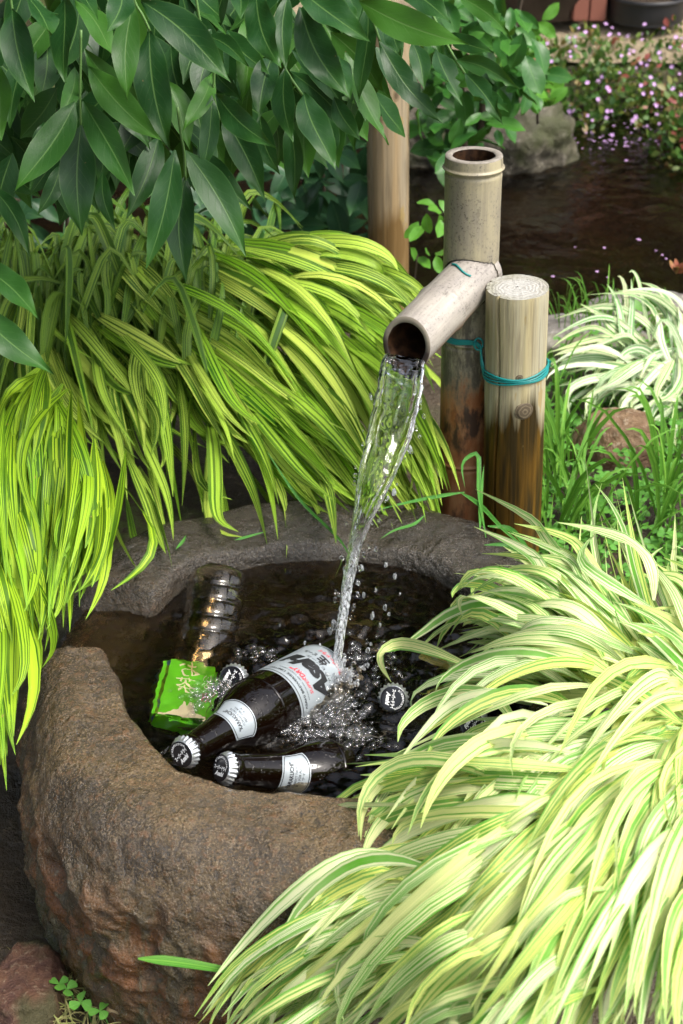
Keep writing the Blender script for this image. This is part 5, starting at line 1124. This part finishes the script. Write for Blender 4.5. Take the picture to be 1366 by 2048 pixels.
# ================================================================== FLOWERING BUSHES
FL = MT('bush_leaf', Roughness=.5); r = FL.attr(); FL.base(FL.ramp(r, [(0, (.025, .075, .012)), (.45, (.06, .15, .02)), (.75, (.14, .17, .03)), (.88, (.20, .13, .04)), (1, (.28, .06, .05))])); FL.translucent((.15, .25, .04), .2); FL = FL.m
PINK = simple('pink_petal', (.55, .33, .60), .5)
def bush(c0, size, label, nleaf, nflow, seed):
    rs = np.random.default_rng(seed); t = thing('flowering_bush', c0, label, 'flowering bush', 'pink flowered bushes across the pond'); mb = MB(); mf = MB()
    DD = rs.normal(0, 1, (nleaf + nflow, 3)); DD[:, 2] = np.abs(DD[:, 2]); DD /= np.linalg.norm(DD, axis=1)[:, None]; NB = fbm(DD * 2.2 + seed, 3)
    for k in range(nleaf + nflow):
        d = DD[k]; rr = rs.uniform(.55, 1.02) if k < nleaf else rs.uniform(.97, 1.10)
        if k >= nleaf: d = nrm(d + [0, -.5, .2])
        n_ = float(NB[k]); p = np.array(c0) + d * np.array(size) * rr * (1 + .3 * n_)
        if k < nleaf:
            s = rs.uniform(.012, .026); dr = nrm(d + rs.normal(0, .8, 3)); V, F, uv = leaf_geo(p, p + dr * s, s * .6, nrm(d + rs.normal(0, .5, 3)), OVAL, 4, 2, .1, .2, 0, k); mb.add(V, F, uv, float(np.clip(rs.uniform() * .8 + n_ * .5 + .1, 0, 1)))
        else:
            a0 = rs.uniform(0, 6.28); nv = nrm(d + [0, -.8, .5]); x = nrm(np.cross(nv, [0, 0, 1])); y = np.cross(nv, x); r_ = rs.uniform(.0042, .0066)
            pts = [p]; 
            for j in range(10):
                a_ = a0 + j * math.pi / 5; pts.append(p + (x * math.cos(a_) + y * math.sin(a_)) * r_ * (1 if j % 2 == 0 else .62) + nv * (.002 if j % 2 == 0 else 0))
            mf.add(np.array(pts), [[0, 1 + j, 1 + (j + 1) % 10] for j in range(10)])
    tag(obj('foliage', mb.mesh('foliage', FL), t), kind='stuff'); tag(obj('blossoms', mf.mesh('blossoms', PINK, False), t), kind='stuff')
    V, F = tube(catmull(np.array([np.array(c0) + [0, 0, -.1], np.array(c0) + [0, 0, .05], np.array(c0) + [.02, 0, size[2] * .6]]), 8), .008, 6); obj('stem', make_mesh('stem', V, F, BARK), t)
bush((.57, 3.78, -.175), (.22, .28, .165), 'pink flowered bush left of the dark pot stand across the pond', 2600, 85, 1)
bush((.86, 3.85, -.18), (.28, .30, .175), 'middle and fullest of the pink flowered bushes across the pond', 3000, 105, 2)
bush((.86, 3.40, -.18), (.20, .20, .185), 'reddish green flowered bush overhanging the pond at the right edge', 1900, 40, 3)
# fallen petals drifting under the bushes
mf = MB()
for k in range(130):
    p = at_z(random.gauss(1230, 90), random.uniform(205, 300) if k % 9 else random.uniform(300, 560), POND_Z + .004); a0 = random.uniform(0, 6.28); r_ = random.uniform(.0018, .0038)
    mf.add(np.array([p + [r_ * math.cos(a0 + j * 1.2566), r_ * math.sin(a0 + j * 1.2566), .001 * (j % 2)] for j in range(5)]), [[0, 1, 2, 3, 4]])
tag(obj('fallen_petals', mf.mesh('fallen_petals', PINK, False)), 'lilac petals drifting on the pond below the flowering bushes', 'petals', kind='stuff')
# sprout on the rock and reddish sprig at the right edge
def sprout(c0, n, L, mat, label, name='sprout'):
    t = thing(name, c0, label, 'plant')
    for k in range(n):
        a_ = random.uniform(0, 6.28); d = nrm([math.cos(a_), math.sin(a_) - .2, random.uniform(.5, 1.5)]); V, F, uv = leaf_geo(c0, np.array(c0) + d * L * random.uniform(.6, 1.1), L * .3, nrm([0, -.6, .7] + np.random.default_rng(k).normal(0, .3, 3)), OVAL, 8, 2, .25, .2, .02, k)
        obj('leaf', make_mesh('leaf', V, F, mat, uv, {'rnd': np.full(len(V), random.random())}), t)
sprout(at_y(1100, 212, 3.15), 9, .075, SH3, 'fresh green sprout growing on top of the craggy pond rock')
REDL = leaf_mat('red_leaf', (.22, .05, .035), (.32, .10, .06), (.3, .15, .1), rough=.5, trans=.2)
sprout(at_y(1350, 545, 2.45), 16, .026, REDL, 'small reddish leafed sprig by the water at the right edge', 'red_sprig')
sprout(at_y(1290, 625, 2.3), 3, .05, SH3, 'single broad green seedling at the pond bank behind the slender grass', 'seedling')
# ================================================================== POTS AND HOUSE BEHIND
def pot(c0, prof_, mat, name, label, extra=None):
    t = thing(name, c0, label, 'pot'); V, F = lathe(catmull(np.array(prof_, float), 50), 56); obj('pot_wall', make_mesh('pot_wall', V, F, mat), t, True)
    rz = max(z for _, z in prof_); rr_ = max(r for r, z in prof_ if z > rz - .03)
    V, F = lathe([(rr_ * .86, rz - .03), (.001, rz - .025)], 40); obj('potting_soil', make_mesh('potting_soil', V, F[:, ::-1], SOIL), t, True); return t
DARKG = simple('dark_glaze', (.022, .014, .012), .30); TERRA = simple('terracotta', (.24, .085, .055), .75); BLACKP = simple('black_plastic', (.015, .014, .015), .45)
p = at_z(1092, 44, -.015); pot((p[0], p[1] + .10, -.012), [(.001, 0), (.10, 0), (.115, .01), (.15, .10), (.165, .18), (.155, .24), (.165, .25), (.150, .255), (.14, .23)], DARKG, 'glazed_pot', 'large dark glazed round pot at the top edge behind the shrubs')
p = at_z(1262, 14, -.015); pot((p[0], p[1] + .12, -.012), [(.001, 0), (.08, 0), (.085, .01), (.105, .13), (.112, .135), (.112, .16), (.10, .162), (.095, .13)], TERRA, 'terracotta_pot', 'terracotta pot at the top edge right of the red stand')
p = at_z(1300, 58, -.015); pot((p[0], p[1] + .09, -.012), [(.001, 0), (.085, 0), (.095, .008), (.098, .05), (.102, .055), (.098, .062), (.088, .05)], BLACKP, 'black_tub', 'low black round tub behind the flowering bush at the top right')
st_ = thing('plant_stand', (p[0] - .28, p[1] + .02, -.012), 'reddish wooden plant stand with two stout legs at the top edge', 'stand')
sx0 = at_z(1165, 45, -.015); 
for px_ in (1164, 1197):
    q = at_z(px_, 50, -.012); bm = bmesh.new(); bmesh.ops.create_cube(bm, size=1); 
    for v in bm.verts: v.co = Vector((v.co.x * .042 + q[0], v.co.y * .042 + q[1] + .05, v.co.z * .30 + .138))
    bmesh.ops.bevel(bm, geom=bm.edges[:], offset=.004, segments=2, affect='EDGES'); me = bpy.data.meshes.new('leg'); bm.to_mesh(me); bm.free(); me.materials.append(TERRA); obj('leg', me, st_)
q = at_z(1180, 50, -.012); bm = bmesh.new(); bmesh.ops.create_cube(bm, size=1)
for v in bm.verts: v.co = Vector((v.co.x * .30 + q[0], v.co.y * .22 + q[1] + .10, v.co.z * .03 + .3045))
bmesh.ops.bevel(bm, geom=bm.edges[:], offset=.004, segments=2, affect='EDGES'); me = bpy.data.meshes.new('top_board'); bm.to_mesh(me); bm.free(); me.materials.append(TERRA); obj('top_board', me, st_)
# grey rendered house wall: its foot shows at the top right; the rest stands above the frame and is mirrored in the water
WALLM = MT('grey_render', Roughness=.85); co = WALLM.co('Object'); nz = WALLM.noise(co, 30, 5); WALLM.base(WALLM.mix(nz, (.085, .088, .10), (.12, .122, .135))); WALLM = WALLM.m
TIMB = MT('dark_timber', Roughness=.7); co = TIMB.co('Object'); nz = TIMB.noise(TIMB.mapping(co, (40, 3, 3)), 1.0, 5); TIMB.base(TIMB.mix(nz, (.020, .013, .009), (.055, .036, .022))); TIMB = TIMB.m
hs_ = thing('house', (0, 6.2, 0), 'house with grey rendered wall behind the garden, foot visible at the top right', 'house')
def box(name, x0, x1, y0, y1, z0, z1, mat, par):
    V = [(x, y, z) for x in (x0, x1) for y in (y0, y1) for z in (z0, z1)]; F = [[0, 1, 3, 2], [4, 6, 7, 5], [0, 4, 5, 1], [2, 3, 7, 6], [0, 2, 6, 4], [1, 5, 7, 3]]
    return obj(name, make_mesh(name, V, F, mat, smooth=False), par)
box('wall', 1.22, 3.2, 4.40, 6.0, -.3, 3.4, WALLM, hs_); box('wall', -6, 6, 6.0, 9.0, -.3, 4.2, TIMB, hs_)
for k in range(13): box('board', -5.9 + k * .92, -5.9 + k * .92 + .88, 5.97, 5.997, .3, 4.15, TIMB, hs_)
ROOFM = simple('roof_tile', (.05, .05, .055), .6)
V = [(-6.6, 5.0, 3.7), (6.6, 5.0, 3.7), (6.6, 7.8, 5.4), (-6.6, 7.8, 5.4), (-6.6, 5.0, 3.85), (6.6, 5.0, 3.85), (6.6, 7.8, 5.55), (-6.6, 7.8, 5.55)]
obj('roof', make_mesh('roof', V, [[3, 2, 1, 0], [4, 5, 6, 7], [0, 1, 5, 4], [1, 2, 6, 5], [2, 3, 7, 6], [3, 0, 4, 7]], ROOFM, smooth=False), hs_)

# ================================================================== UNSEEN TREES ROUND THE GARDEN (added to block light and darken reflections)
def unseen_tree(base, cc, size, n, label, seed):
    rs = np.random.default_rng(seed); t = thing('unseen_tree', base, label, 'tree', 'unseen trees added round the garden'); base = np.array(base, float); cc = np.array(cc, float)
    P = catmull(np.array([base - [0, 0, .2], base + (cc - base) * [.1, .1, .4], base + (cc - base) * [.6, .6, .8], cc]), 20); V, F = tube(P, np.linspace(.11, .04, 20), 10); obj('trunk', make_mesh('trunk', V, F, BARK), t)
    for k in range(5):
        e = cc + nrm(rs.normal(0, 1, 3)) * np.array(size) * .7; V, F = tube(catmull(np.array([P[12], (P[12] + e) / 2 + [0, 0, .1], e]), 10), np.linspace(.035, .01, 10), 7); obj('limb', make_mesh('limb', V, F, BARK), t)
    mb = MB(); D = rs.normal(0, 1, (n, 3)); D /= np.linalg.norm(D, axis=1)[:, None]; NB = fbm(D * 1.9 + seed, 3)
    for k in range(n):
        p = cc + D[k] * np.array(size) * rs.uniform(.45, 1.0) * (1 + .5 * NB[k]); L = rs.uniform(.16, .28); dr = nrm(D[k] * .5 + rs.normal(0, .6, 3) + [0, 0, -.4])
        V, F, uv = leaf_geo(p, p + dr * L, L * .55, nrm(D[k] + rs.normal(0, .5, 3)), OVAL, 4, 2, .1, .2, 0, k); mb.add(V, F, uv, rs.uniform())
    tag(obj('crown', mb.mesh('crown', TLEAF), t), kind='stuff')
unseen_tree((-2.9, 2.4, -.1), (-2.2, 2.2, 2.5), (1.5, 1.7, 1.8), 1700, 'broad leafy unseen tree added left of the basin to block light', 21)
unseen_tree((-2.6, 5.2, -.1), (-1.6, 4.7, 3.0), (1.8, 1.2, 1.8), 1700, 'leafy unseen tree added behind the pond on the left to darken reflections', 22)
unseen_tree((-2.4, -1.0, -.2), (-1.7, -1.1, 2.1), (1.35, 1.2, 1.7), 1700, 'leafy unseen tree added behind the camera on the left to block light', 23)
